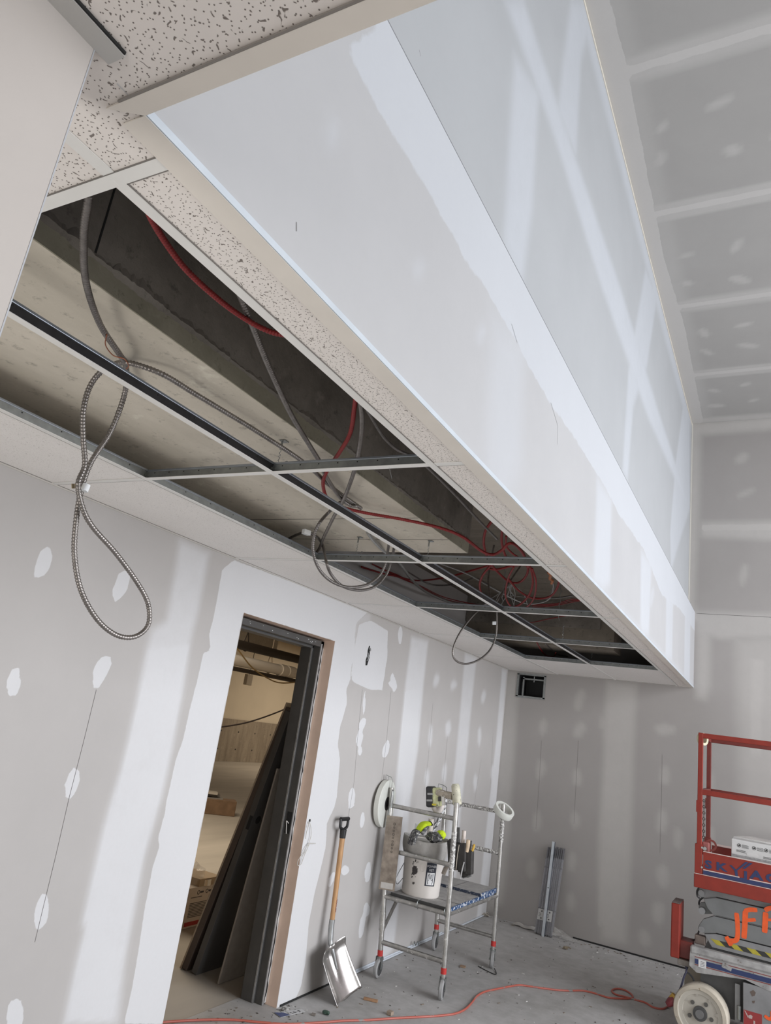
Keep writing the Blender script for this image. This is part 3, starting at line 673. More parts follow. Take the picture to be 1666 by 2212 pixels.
# red coil
RG = 'red cables in the ceiling void'
cable('red_cable', [(1062,1126,Z,2.80),(1048,1150,Z,2.78),(1046,1180,Z,2.77),(1056,1210,Z,2.76),(1075,1235,Z,2.76),(1100,1256,Z,2.76),(1122,1258,Z,2.76),(1138,1242,Z,2.75),(1138,1222,Z,2.75),(1110,1222,Z,2.76),(1075,1230,Z,2.76),(1052,1228,Z,2.76)],
      .0075, M['red_flex'], 'red cable curling up beside the pale slab end into the coil', 'cable', RG)
cable('red_cable', [(1060,1222,Z,2.76),(1042,1245,Z,2.74),(1037,1270,Z,2.72),(1050,1296,Z,2.68),(1080,1312,Z,2.66),(1115,1310,Z,2.66),(1140,1290,Z,2.68),(1151,1262,Z,2.70),(1148,1232,Z,2.73),(1140,1215,Z,2.75)],
      .0075, M['red_flex'], 'widest ring of the red cable coil above the third cross tee', 'cable', RG)
cable('red_cable', [(1110,1225,Z,2.72),(1098,1250,Z,2.70),(1092,1285,Z,2.66),(1102,1308,Z,2.64),(1120,1318,Z,2.63),(1142,1308,Z,2.63),(1155,1288,Z,2.65),(1158,1255,Z,2.68),(1150,1228,Z,2.72)],
      .006, M['red_flex'], 'tall narrow ring of the red cable coil nearest the viewer', 'cable', RG)
cable('red_cable', [(1085,1145,Z,2.78),(1084,1170,Z,2.78),(1090,1195,Z,2.78),(1100,1215,Z,2.77)], .0075, M['red_flex'], 'short red cable rising between the slab and the tile strip', 'cable', RG)
cable('red_cable', [(1094,1158,Z,2.79),(1094,1180,Z,2.79),(1108,1196,Z,2.78),(1124,1206,Z,2.76)], .006, M['red_flex'], 'dark red cable stub behind the rising red cable', 'cable', RG)
cable('red_cable', [(1098,1250,Z,2.74),(1120,1275,Z,2.72),(1150,1292,Z,2.70),(1185,1290,Z,2.70),(1203,1272,Z,2.70),(1208,1248,Z,2.70),(1200,1230,Z,2.72)],
      .0072, M['red_flex'], 'red cable bending round to the right-hand tile strip', 'cable', RG)
cable('red_cable', [(690,1222,Z,2.80),(740,1232,Z,2.82),(800,1240,Z,2.84),(850,1244,Z,2.86),(900,1254,Z,2.86),(960,1248,Z,2.86),(1010,1235,Z,2.86),(1055,1222,Z,2.84)],
      .0072, M['red_flex'], 'red cable swinging from the left void across to the coil', 'cable', RG)
for k, (dy, lb) in enumerate(((0, 'upper'), (8, 'middle'), (15, 'lower'))):
    cable('red_cable', [(700-8*k,1216+dy*.4,Z,2.86),(760,1232+dy,Z,2.87),(840,1243+dy,Z,2.88),(900,1262+dy*.7,Z,2.88),(960,1290+dy*.5,Z,2.88),(1030,1306+dy*.3,Z,2.86),(1080,1312+dy*.2,Z,2.84)],
          .0045, M['red_flex'], lb + ' thin red cable of the bundle along the left side of the void', 'cable', RG, plain=True)
cable('red_cable', [(1100,1320,Z,2.72),(1140,1344,Z,2.78),(1190,1336,Z,2.82),(1235,1328,Z,2.84)], .004, M['red_flex'], 'thin red wire beyond the third cross tee', 'cable', RG, plain=True)
for k in range(3):
    cable('red_cable', [(1150,1312-k*3,Z,2.86),(1200,1308-k*2,Z,2.86),(1240,1300-k*3,Z,2.86),(1275,1296+k*5,Z,2.86)], .004, M['red_flex'], ['nearest','middle','farthest'][k] + ' of three thin red wires running to the right tile strip', 'cable', RG, plain=True)
cable('red_cable', [(1160,1388,Z,2.60),(1168,1402,Z,2.60),(1180,1416,Z,2.60),(1196,1418,Z,2.60),(1201,1410,Z,2.60)], .006, M['red_flex'], 'red cable end hooked over the farthest open cell', 'cable', RG)
cable('conduit', [(1178,1390,Z,2.62),(1192,1404,Z,2.62),(1206,1414,Z,2.62),(1226,1418,Z,2.64)], .006, M['flex'], 'short steel conduit end in the farthest open cell', 'conduit')
# loop that hangs below the tiles further on
lo = cable('conduit', [(.93,4.75,3.05),(.925,4.72,2.80),(1058,1295,Z,2.62),(1045,1308,X,.92),(1020,1332,X,.90),(995,1365,X,.88),(980,1398,X,.87),(980,1420,X,.87),(994,1432,X,.87),(1015,1433,X,.87),(1040,1422,X,.875),(1060,1402,X,.88),(1071,1375,X,.89),(1074,1345,X,.90),(1074,1318,X,.93),(1073,1300,Z,2.62),(1.05,5.1,3.04)],
      .0068, M['flex'], 'narrow conduit loop hanging below the tiles near the far corner', 'conduit')
q = P(1068,1346,'x',.90); MB().obox(q, (.3,.9,.2), (1,0,0), (0,-.2,.9), .018, .003, .012).build('tape_tag', M['label'], lo)
cable('wire', [(1184,1236,Z,2.72),(1190,1242,Z,2.71),(1188,1250,Z,2.71),(1194,1254,Z,2.71),(1192,1260,Z,2.71)], .009, simple('orange_connector', (.45,.16,.06), .5, var=.3, scale=60), 'small orange connector cluster beside the right tile strip', 'connector', plain=True)
for k, (a, lb) in enumerate((((1060,1290),'left'), ((1098,1300),'middle'), ((1150,1290),'right'))):
    pass
rg = random.Random(5)
bw = MB()
for k in range(9):
    u0, v0 = 1106, 1262
    u1, v1 = u0+rg.uniform(-55, 40), v0+rg.uniform(20, 55)
    bw.tube(smooth_path([P(u0, v0, 'z', 2.80), P((u0+u1)/2+rg.uniform(-8, 8), (v0+v1)/2-4, 'z', 2.79), P(u1, v1, 'z', 2.78)], .02), .0028, 5)
tag(bw.build('wire_bundle', simple('grey_wire', (.33, .33, .32), .5, .3), None, True), 'spray of loose grey wires hanging through the red coil', 'wires')
# ball chains / jack chain hangers in the third and fourth cells
for (u, v0, v1, lb) in ((1207,1272,1340,'jack chain hanging in the third open cell beside the red wires'), (1083,1285,1322,'chain hanging beside the middle runner under the coil'), (1278,1395,1432,'wire hanging over the last tee crossing'), (1215,1370,1392,'wire hanging from the rear beam face')):
    zt = 3.04 if v0 < 1300 else 2.80
    a = V(P(u, v1, 'z', HC+.03)); m = MB(); n = 14; H = .34 if v0 < 1300 else .16
    pts = [(a.x+.005*math.cos(k*2.4), a.y+.005*math.sin(k*2.4), a.z+H*k/n) for k in range(n+1)]
    m.tube(pts, .0024, 5); tag(m.build('hanger_chain', M['galv'], None, True), lb, 'chain', 'hanger chains')
# ------------------------------------------------------------------ door opening, frame and the room behind
M['frame'] = simple('grey_primed_steel', (.075, .073, .07), .5, .1, var=.12, scale=10)
M['frame_lit'] = simple('lit_steel_edge', (.42, .43, .44), .45, .6, var=.25, scale=25)  # paler copy of the frame steel, light on its edges painted in
dr = struct_empty('door_1', (-.16, DY1, 0))
YJ, XF, XK = DY1-.040, -.085, -.248
def jamb(y0, sgn):
    m = MB()
    m.box((XK, min(y0, y0+sgn*.038), 0), (XF, max(y0, y0+sgn*.038), DH-.012))
    m.box((XK+.012, min(y0-sgn*.016, y0), 0), (-.139, max(y0-sgn*.016, y0), DH-.05))
    return m.build('jamb', M['frame'], dr, bevel=.002)
j = jamb(YJ, 1); jamb(DY0+.040, -1)
MB().box((-.150, YJ-.0175, .002), (-.139, YJ-.0155, DH-.06)).build('stop_edge', M['frame_lit'], j)
MB().box((XF-.001, YJ+.001, .002), (XF+.004, YJ+.016, DH-.03)).build('return_lip', M['frame_lit'], j)
h = MB(); h.box((XK, DY0+.002, DH-.052), (XF, DY1-.002, DH-.012)); h.box((XK+.012, DY0+.04, DH-.068), (-.139, DY1-.04, DH-.05))
h.build('head', M['frame'], dr, bevel=.002)
# ragged mud along the frame
m = MB(); rq = random.Random(2)
zz = np.arange(.01, DH-.05, .03); ww = [.010+.012*rq.random() for _ in zz]
for k in range(len(zz)-1):
    m.add([(XF+.002, DY1-.001, zz[k]), (XF+.006, DY1-ww[k], zz[k]), (XF+.006, DY1-ww[k+1], zz[k+1]), (XF+.002, DY1-.001, zz[k+1])], [(0,1,2,3)])
m.build('filler', simple('smeared_filler', (.62,.62,.61), .8, var=.1), dr)
# strike box with a pull string
z0 = 1.0
MB().box((-.128, YJ-.0012, z0-.03), (-.088, YJ+.002, z0+.10)).build('strike_cutout', M['hole'], j)
MB().tube(smooth_path([(-.105, YJ-.002, z0+.03), (-.112, YJ-.02, z0+.045), (-.10, YJ-.03, z0+.02), (-.104, YJ-.018, z0-.01), (-.098, YJ-.02, z0-.03)], .006), .0022, 5).build('pull_string', simple('white_string', (.7,.68,.64), .8), j, True)
b = MB()
for k in range(12):
    yy = DY0+.15+rq.random()*.8; zz_ = DH-.045+rq.random()*.025; b.box((XF, yy, zz_), (XF+.0008, yy+.003+.008*rq.random(), zz_+.003))
b.build('paint_flecks', M['label'], dr)

# leaning doors and boards just inside the opening
def leaning(name, x0, xt, zt, th, y0, wid, H, mat, label, cat):
    """panel leaning back towards the wall: foot at x0, passing xt at height zt"""
    a = math.atan2(xt-x0, zt); ax = V((math.sin(a), 0, math.cos(a))); n = V((math.cos(a), 0, -math.sin(a)))
    c = V((x0, y0+wid/2, 0)) + ax*(H/2) + n*(th/2) + V((0,0,th*math.sin(a)))
    o = MB().obox(c, n, (0,1,0), ax, th/2, wid/2, H/2).build(name, mat, bevel=.002)
    return tag(o, label, cat), ax, n
M['door_skin'] = simple('dark_grey_door_skin', (.085, .082, .08), .42, .1, var=.15, scale=4)
M['door_brown'] = simple('brown_primed_door_skin', (.075, .055, .045), .6, var=.15, scale=4)
M['raw_board'] = simple('raw_board_edge', (.36, .28, .20), .8, var=.1, scale=10)
y0 = DY1+.012
leaning('wall_panel', -.812, -.372, 1.62, .012, y0, .80, 1.84, M['raw_board'], 'thin beige-edged board leaning outermost inside the doorway', 'board')
leaning('door_panel', -.796, -.356, 1.62, .045, y0, .85, 1.80, M['door_brown'], 'dark brown door leaning behind the beige-edged board in the doorway', 'door')
dB, ax, n = leaning('door_panel', -.705, -.325, 1.68, .045, y0-.004, .85, 1.76, M['door_skin'], 'dark grey door with bored lock hole leaning in the doorway', 'door')
s0 = V((-.705, y0-.004, 0)) + ax*1.0
MB().obox(s0 + n*.030 + V((0,-.0006,0)), n, (0,1,0), ax, .012, .0015, .045).build('latch_plate', M['hole'], dB)
MB().cyl(s0 + n*.046 + V((0,.07,.02)), s0 + n*.0475 + V((0,.07,.02)), .027, n=18).build('lock_bore', M['hole'], dB)
leaning('board_offcut', -.478, -.392, .68, .013, y0-.008, .5, 1.35, simple('grey_board_paper', (.30, .27, .24), .85, var=.08), 'narrow grey offcut board leaning closest to the door frame', 'board')

# back room shell
M['plaster'] = simple('beige_painted_wall', (.55, .48, .38), .85, var=.04, scale=1.5)
M['garage_conc'] = concrete_mat('stained_concrete_wall', (.19, .155, .12), (.33, .28, .22), 2.2, .25, streak=(1, 3.0, .35))
def st(name, lo, hi, m): o = MB().box(lo, hi).build(name, m); o['kind'] = 'structure'; return o
gw = st('wall_back_room', (-12.0, 0, 1.2), (-11.66, 24, 4.2), M['plaster'])
gc = MB().box((-12.0, 0, 0), (-11.6, 24, 1.2)).build('concrete_base', M['garage_conc'], gw)
b = MB()
for yy in np.arange(15.5, 21, .8):
    for z in (.35, .85): b.cyl((-11.601, yy, z), (-11.595, yy, z), .022, n=8)
b.build('tie_holes', M['hole'], gc)
st('ceiling_back_room', (-12, 0, 3.9), (-.26, 24, 4.1), simple('brown_soffit', (.30, .23, .16), .9, var=.1, scale=1))
st('wall_back_room_end', (-12, 23.8, 0), (-.26, 24, 4.1), M['plaster']); st('wall_back_room_start', (-12, 0, 0), (-.26, .1, 4.1), M['plaster'])
MB().box((-.27, D, 0), (-.25, 24, 4.0)).build('partition', M['plaster'], gw); MB().box((-.27, 0, 3.0), (-.25, 24, 4.0)).build('partition_top', M['plaster'], gw)
st('soffit_block', (-7.2, P(516,1372,'x',-7)[1], 2.9), (-6.8, P(586,1380,'x',-7)[1], 3.5), concrete_mat('pale_concrete', (.42,.38,.32), (.55,.5,.43)))
# pipes
def pipe(name, u0, v0, u1, v1, x, r, mat, label):
    a = V(P(u0, v0, 'x', x)); c = V(P(u1, v1, 'x', x)); a.z = c.z = (a.z+c.z)/2
    root = MB().cyl(a - V((0,2.2,0)), c + V((0,2.5,0)), r, n=18).build(name, mat, None, True); tag(root, label, 'pipe'); return root, a, c
pd, a, c = pipe('iron_pipe', 515, 1395, 628, 1417, -5, .075, simple('black_iron_pipe', (.055,.045,.038), .5, .3), 'dark iron pipe hung under the back room ceiling')
def hanger_strap(par, x, y, z, r, m):
    t = MB(); pts = []
    for k in range(13):
        an = -math.pi/2 - 2.3 + k*4.6/12; pts.append((x, y+(r+.006)*math.cos(an), z+(r+.006)*math.sin(an)))
    pts = [(x, y, z+r+.16)] + pts + [(x, y, z+r+.16)]
    t.tube(pts, .009, 5); t.cyl((x, y, z+r+.15), (x, y, 3.9), .008, n=6)
    t.build('clevis_hanger', m, par, True)
hanger_strap(pd, a.x, P(530,1400,'x',-5)[1], a.z, .075, simple('black_steel_strap', (.06,.05,.045), .5, .5))
pw, a, c = pipe('plastic_pipe', 508, 1425, 625, 1452, -5, .088, simple('white_plastic_pipe', (.86,.80,.72), .35), 'white plastic pipe hung below the dark iron pipe')
hanger_strap(pw, a.x, P(582,1440,'x',-5)[1], a.z, .088, simple('tan_steel_strap', (.62,.52,.40), .5, .3))
yc = P(603,1447,'x',-5)[1]
MB().cyl((a.x, yc, a.z), (a.x, yc+.16, a.z), .104, n=18).cyl((a.x, yc+.22, a.z), (a.x, yc+.42, a.z), .104, n=18).build('coupling', simple('white_plastic_fitting', (.80,.73,.64), .4), pw, True)
ps, a, c = pipe('conduit_pipe', 572, 1458, 622, 1468, -5, .035, simple('dark_conduit', (.07,.055,.045), .5, .3), 'short dark conduit below the white plastic pipe')
tag(MB().tube(smooth_path([P(500,1385,'x',-4.8), P(514,1403,'x',-4.8), P(545,1442,'x',-4.8), P(580,1466,'x',-4.8), P(606,1475,'x',-4.8), P(640,1474,'x',-4.8)], .05), .011, 6).build('yellow_cable', simple('ochre_cable', (.30,.20,.08), .6), None, True), 'ochre cable drooping in front of the pipes', 'cable')
tag(MB().tube(smooth_path([P(460,1570,'x',-4), P(480,1570,'x',-4), P(540,1559,'x',-4), P(608,1535,'x',-4), P(660,1510,'x',-4)], .05), .011, 6).build('black_cable', simple('black_cable', (.04,.03,.028), .6), None, True), 'black cable sagging across the beige back wall', 'cable')
q = P(533,1468,'x',-9)
db = tag(MB().box((q[0], q[1]-.11, q[2]-.13), (q[0]+.1, q[1]+.11, q[2]+.13)).build('junction_box', simple('cream_box', (.66,.58,.46), .6), bevel=.01), 'small cream box hanging on a wire in the back room', 'box')
MB().tube(smooth_path([(q[0]+.05, q[1], q[2]+.12), (q[0]+.05, q[1]+.03, q[2]+.4), (q[0]+.05, q[1]+.06, 3.9)], .05), .008, 5).build('hanging_wire', M['hole'], db, True)
# timber with steel sections lying on it
a = V(P(440,1757,'z',0)); c = V(P(506,1764,'z',0))
d = (c-a); d.z = 0; d.normalize(); s = V((d.y, -d.x, 0))
tb = MB().obox(c - d*1.0 + V((0,0,.11)) - s*.11, d, s, (0,0,1), 1.0, .13, .11).build('timber_block', simple('brown_timber', (.20,.125,.075), .8, var=.2, scale=8), bevel=.006)
tag(tb, 'brown timber beam lying on the back room floor', 'timber')
for k, (off, z, lb) in enumerate(((.00, .235, 'flat grey steel section lying lowest on the brown timber'), (.05, .275, 'steel section stacked in the middle on the brown timber'), (-.02, .315, 'white edged steel section on top of the pile on the timber'))):
    m = MB(); cc = c - d*(1.02+.05*k) - s*(.11+off) + V((0,0,z))
    m.obox(cc, d, s, (0,0,1), .80, .09, .004); m.obox(cc + s*.088 + V((0,0,-.012)), d, s, (0,0,1), .80, .003, .016); m.obox(cc - s*.088 + V((0,0,-.012)), d, s, (0,0,1), .80, .003, .016)
    tag(m.build('steel_section', simple('grey_steel_section', ((.32,.30,.28),(.16,.15,.14),(.60,.56,.50))[k], .5, .4)), lb, 'steel section', 'steel sections on the timber')
# carton with a bag and a roll of tape on it
a = V(P(403,2006,'z',0)); bx0, by0 = a.x, a.y-.05
cb = MB().box((bx0-.30, by0, .0), (bx0, by0+.36, .29)).build('cardboard_carton', simple('brown_white_carton', (.55,.47,.40), .8, var=.05), bevel=.003)
tag(cb, 'printed carton on the floor just inside the doorway', 'box')
M['ink'] = simple('black_print', (.05,.045,.045), .8); M['red_ink'] = simple('red_print', (.35,.03,.02), .7)
b = MB()
for k in range(10): b.box((bx0+.0005, by0+.03, .075+k*.011), (bx0+.001, by0+.30-(k % 3)*.02, .080+k*.011))
b.box((bx0+.0005, by0+.03, .215), (bx0+.001, by0+.16, .220))
for yy in (.11, .21): b.lathe((bx0+.0005, by0+yy, .25), (1,0,0), [(.016,0),(.016,.0008),(.011,.0008),(.011,0)], 16, True); b.box((bx0+.0005, by0+yy+.02, .243), (bx0+.001, by0+yy+.06, .257))
b.build('print', M['ink'], cb)
MB().box((bx0+.0005, by0+.01, .015), (bx0+.001, by0+.35, .045)).build('red_band', M['red_ink'], cb)
MB().box((bx0-.28, by0+.1, .2902), (bx0-.0, by0+.36, .345)).build('open_flap', simple('brown_carton', (.40,.30,.20), .85), cb)
def crumple(c, r, n, seed, sx=1, sy=1, sz=1, lev=2, jag=.35):
    bm = bmesh.new(); bmesh.ops.create_icosphere(bm, subdivisions=lev, radius=1); rr = random.Random(seed); m = MB()
    vs = []
    for v in bm.verts:
        f = 1+rr.uniform(-jag, jag); vs.append((c[0]+v.co.x*r*sx*f, c[1]+v.co.y*r*sy*f, c[2]+v.co.z*r*sz*f))
    m.add(vs, [tuple(x.index for x in f.verts) for f in bm.faces]); bm.free(); return m
mm, nt, bs = newmat('clear_plastic_film'); bs.inputs['Base Color'].default_value = (.8,.78,.74,1); bs.inputs['Roughness'].default_value = .15; bs.inputs['Alpha'].default_value = .24
M['film'] = mm
tag(crumple((bx0-.06, by0+.10, .365), .075, 2, 3, .9, .9, 1.1).build('plastic_bag', M['film']), 'crumpled clear plastic bag on top of the printed carton', 'bag')
tag(MB().lathe((bx0-.03, by0+.20, .291), (0,0,1), [(.034,0),(.05,0),(.05,.045),(.034,.045)], 20, True).build('foil_tape_roll', simple('silver_foil', (.75,.68,.58), .25, .9), None, True), 'shiny foil tape roll on the printed carton', 'tape')
# ------------------------------------------------------------------ shovel leaning on the wall
def shovel():
    tip = V((.215, 4.80, .004)); knee = V(P(711, 2041, 'x', .075)); top = V(P(745, 1768, 'x', .050))
    ax = (knee-tip).normalized(); nn = V((1, -.06, 0)); nn = (nn - ax*nn.dot(ax)).normalized(); tt = ax.cross(nn)   # blade: along, out, across
    sx = (top-knee).normalized()
    t = thing('shovel', (.22, 4.8, 0), 'square-mouth steel shovel with wooden shaft leaning beside the doorway', 'shovel')
    steel = simple('polished_shovel_steel', (.55, .53, .51), .26, .95, var=.12, scale=14, spots=((.62, .60, .57), .66, 60))
    Lb = (knee-tip).length
    def bl(u, v):
        s = v; a = u*2-1
        w = .135 - .010*s
        if s > .90: w *= 1 - .10*((s-.90)/.10)**2
        side = .040*(abs(a)**3.2)*(1 - .35*s*s) + .012*(1-s)*0
        back = -.010*math.sin(min(1, s)*math.pi) + (.030*max(0, s-.86)/.14 if s > .86 else 0)
        frog = .020*math.exp(-(a/.13)**2)*max(0, (s-.30)/.7)
        return tip + ax*(Lb*s) + tt*(a*w) + nn*(side+back+frog)
    b = MB().grid(bl, 26, 20)
    o = b.build('blade', steel, t, True, ang=60); so = o.modifiers.new('gauge', 'SOLIDIFY'); so.thickness = .0025
    path = [tip + ax*(Lb*.55) + nn*.002, tip + ax*(Lb*.80) + nn*.012, tip + ax*(Lb*.97) + nn*.016, knee + sx*.03 + V((.006,0,0)), knee + sx*.10, knee + sx*.15]
    path = smooth_path(path, .01); nr = len(path)
    MB().tube(path, .02, 14, [.006+.013*min(1, 1.6*k/nr) for k in range(nr)]).build('socket', simple('galvanised_socket', (.40,.41,.41), .4, .8, var=.15), t, True)
    s0 = knee + sx*.14; s1 = top - sx*.115
    MB().cyl(s0, s1, .0165, .0185, 16).build('shaft', simple('ash_wood_shaft', (.44, .25, .115), .45, var=.28, scale=9, stretch=(4, 4, .6)), t, True)
    blk = simple('black_plastic_grip', (.012, .012, .013), .4)
    g0 = top - sx*.125; ts = V((0, 1, 0)); ts = (ts - sx*ts.dot(sx)).normalized()
    g = MB(); g.cyl(g0, g0+sx*.055, .021, .024, 14)
    for sg in (-1, 1):
        g.tube(smooth_path([g0+sx*.05, g0+sx*.062+ts*sg*.025, g0+sx*.075+ts*sg*.047, g0+sx*.125+ts*sg*.050], .008), .010, 8)
    g.tube([g0+sx*.122-ts*.052, g0+sx*.122+ts*.052], .0135, 10)
    g.build('d_handle', blk, t, True)
    # maker's lettering along the shaft
    text_obj('lettering', 'TOOLEX', .020, simple('dark_red_print', (.20,.02,.02), .6), t, s0 + sx*.135 + V((.0172,0,0)) - ts*.004, -sx, ts, .0004)
shovel()

# ------------------------------------------------------------------ rolling scaffold
M['pipe'] = simple('scuffed_steel_pipe', (.44, .43, .41), .36, .85, var=.2, scale=25, spots=((.66,.65,.62), .62, 55))
M['pipe_splat'] = simple('splattered_steel_pipe', (.30, .29, .28), .45, .6, var=.3, scale=25, spots=((.74,.73,.70), .50, 70))
M['red_tape'] = simple('red_tape', (.50, .03, .025), .5, spots=((.8,.78,.76), .68, 60))
M['rubber'] = simple('dark_rubber', (.05,.05,.052), .7, var=.2); M['grey_tyre'] = simple('grey_caster_tyre', (.33,.33,.33), .6, var=.15)
sf = thing('rolling_scaffold', (.4, 5.85, 0), 'splattered steel rolling scaffold with blue-edged deck standing by the wall', 'scaffold')
Y0, Y1 = 5.352, 6.357
posts = {'FR': ((.648, Y0, .12), (.612, Y0, 1.255)), 'FL': ((.150, Y0, .12), (.068, Y0, 1.27)), 'BR': ((.652, Y1, .12), (.634, Y1, 1.225)), 'BL': ((.150, Y1, .12), (.098, Y1, 1.24))}
def pz(k, z):
    a, c = V(posts[k][0]), V(posts[k][1]); return a.lerp(c, (z-a.z)/(c.z-a.z))
PR = .0185
for k, (a, c) in posts.items():
    o = MB().cyl(a, c, PR, n=14).build('post', M['pipe'] if k in ('FR', 'FL') else M['pipe'], sf, True)
    lo = .172 if k != 'FL' else .155
    MB().cyl(pz(k, lo-.018), pz(k, lo+.020), PR+.0015, n=14).build('tape_band', M['red_tape'], o, True)
    if k in ('BR', 'FR'):
        MB().cyl(pz(k, .80 if k == 'FR' else .93), pz(k, 1.06 if k == 'FR' else 1.12), PR+.0008, n=14).build('splatter_coat', M['pipe_splat'], o, True)
    if k == 'FL':
        MB().cyl(pz(k, .30), pz(k, .42), PR+.004, n=14).build('coupler', M['pipe'], o, True)
def rung(a, b, z, m=None, r=.0165, za=0): return MB().cyl(pz(a, z), pz(b, z+za), r, n=12).build('rung', m or M['pipe'], sf, True)
for z in (.226, .522, .836, 1.145): rung('FL', 'FR', z)
for z, m in ((.222, None), (.522, None), (.840, M['pipe_splat']), (1.158, M['pipe_splat'])): rung('BL', 'BR', z, m)
for a, b in (('FR', 'BR'), ('FL', 'BL')): MB().cyl(pz(a, .520), pz(b, .520), .015, n=12).build('side_rail', M['pipe'], sf, True)
MB().bar((.142, 5.345, .29), (.140, 5.60, .535), .012, .030).build('brace', M['pipe'], sf)
MB().cyl(pz('BR', 1.158) , pz('BR', 1.158)+V((-.05,0,.001)), .018, n=12).build('red_mark', M['red_tape'], sf, True)
deckm = simple('dusty_plywood_deck', (.33, .32, .31), .8, var=.2, scale=12, spots=((.62,.61,.59), .66, 40))
bluem = simple('blue_deck_edge', (.035, .085, .20), .5, .2, var=.2, spots=((.72,.73,.74), .54, 45))
d1 = MB().box((.165, 5.372, .540), (.628, 6.02, .556)).build('deck_panel', deckm, sf, bevel=.003)
MB().box((.628, 5.375, .520), (.640, 6.30, .557)).build('blue_edge', bluem, d1)
MB().box((.165, 5.366, .523), (.63, 5.372, .556)).build('edge_strip', simple('black_edge', (.05,.05,.05), .6), d1)
MB().box((.165, 5.56, .5562), (.628, 5.564, .557)).build('joint', M['hole'], d1)
d2 = MB().box((.165, 5.99, .557), (.632, 6.335, .578)).build('deck_panel', deckm, sf, bevel=.003)
MB().box((.632, 5.99, .545), (.6445, 6.335, .5785)).build('blue_edge', bluem, d2); MB().box((.165, 5.984, .5565), (.636, 5.990, .576)).build('edge_strip', simple('dark_blue_edge', (.03,.04,.07), .6, spots=((.5,.5,.5), .6, 50)), d2)
MB().box((.40, 5.99, .5782), (.402, 6.335, .5788)).build('joint', M['hole'], d2)
MB().tube(smooth_path([(.40,5.355,.50),(.40,5.33,.522),(.40,5.34,.555),(.40,5.40,.558)], .01), .003, 6).build('deck_hook', M['galv'], sf, True)
MB().tube(smooth_path([(.615,5.355,.50),(.615,5.33,.522),(.615,5.34,.555),(.615,5.40,.558)], .01), .003, 6).build('deck_hook', M['galv'], sf, True)
def caster(k, ang):
    p = pz(k, .12); c = V((p.x, p.y, .063)); axd = V((math.cos(ang), math.sin(ang), 0)); f = V((-math.sin(ang), math.cos(ang), 0)); c = c + f*(-.012)
    o = MB().lathe(c - axd*.015, axd, [(.018,0),(.052,0),(.062,.006),(.063,.015),(.062,.024),(.052,.030),(.018,.030)], 26, True).build('caster_wheel', M['grey_tyre'], sf, True)
    MB().cyl(c - axd*.0165, c + axd*.0165, .046, n=20).build('hub', M['rubber'], o, True)
    h = MB(); h.cyl((p.x, p.y, .130), (p.x, p.y, .158), .015, n=12); h.cyl((p.x, p.y, .120), (p.x, p.y, .133), .026, n=14)
    for s in (-1, 1): h.obox(c + axd*.021*s + V((0,0,.035)) + f*.004, axd, f, (0,0,1), .002, .016, .038)
    h.obox(V((p.x, p.y, .116)), axd, f, (0,0,1), .022, .018, .006)
    h.cyl(c - axd*.026, c + axd*.026, .008, n=8)
    h.build('fork', M['galv'], o, True)
    MB().obox(c + f*.045 + V((0,0,.045)), axd, f, (0,0,1), .010, .022, .004).build('brake_pedal', simple('dirty_steel', (.2,.19,.18), .6, .4), o)
for k, a in (('FR', .25), ('FL', .1), ('BR', .3), ('BL', .15)): caster(k, a)

# long taping knife hung on the front frame
a, b_, c, d_ = (V(P(u, v, 'y', 5.322)) for u, v in ((836,1761),(870,1765),(852,1926),(818,1920)))
kb = MB().prism([a, b_, c, d_], (0, .0022, 0)).build('skimming_blade', simple('worn_steel_blade', (.40, .345, .29), .30, .9, var=.3, scale=16, spots=((.55,.53,.50), .70, 40)))
tag(kb, 'long worn steel skimming blade hung on the front of the scaffold', 'trowel')
cx, ux, uy = (a+b_)/2, (b_-a).normalized(), (d_-a).normalized()
m = MB()
for k in range(9):
    q = cx + uy*(.055+k*.024) + ux*.006 - V((0,.001,0)); r = .008 if k % 3 else .010
    m.lathe(q, (0,-1,0), [(r*.55,0),(r,0),(r,.0006),(r*.55,.0006)], 12, True)
m.build('stamped_marks', simple('stamp_shadow', (.16,.14,.12), .5, .5), kb)
MB().obox((c+d_)/2 - uy*.03 - V((0,.0012,0)), ux, uy, (0,1,0), .05, .02, .001).build('dried_compound', simple('dried_compound', (.62,.60,.57), .9, var=.1), kb)

# tape rolls
def tape_roll(name, c, axis, R, r, th, mat, label, core=None, group='rolls of drywall tape'):
    axis = V(axis).normalized()
    o = MB().lathe(V(c)-axis*th/2, axis, [(r,0),(R*.985,0),(R,.003),(R,th-.003),(R*.985,th),(r,th)], 40, True).build(name, mat, None, True)
    if core: MB().lathe(V(c)-axis*th*.52, axis, [(r*.55,0),(r,0),(r,th*1.04),(r*.55,th*1.04)], 24, True).build('core', core, o, True)
    return tag(o, label, 'tape', group)
M['tape'] = simple('white_mesh_tape', (.70, .71, .66), .6, var=.04, scale=30)
big = tape_roll('tape_roll', (.026, 5.352, 1.150), (1, .10, .0), .172, .05, .040, M['tape'], 'large white tape roll standing behind the left scaffold post', M['hole'])
m = MB(); z = 1.150+.172; y = 5.352
m.tube([(.02,y-.02,z-.01),(.02,y-.03,z+.035),(.055,y-.005,z+.022),(.065,y,z+.005),(.068,y,1.25)], .0028, 6); m.tube([(.045,y-.03,z-.01),(.045,y-.03,z+.026)], .0025, 6); m.tube([(.10,y-.03,1.13),(.10,y-.025,1.25),(.085,y-.02,1.26),(.08,y-.02,1.08)], .004, 6)
m.build('wire_bracket', M['galv'], sf, True)
tape_roll('tape_roll', (.642, 6.352, 1.172), (.52, -.25, .82), .088, .066, .050, M['tape'], 'white tape roll slung over the far scaffold post')

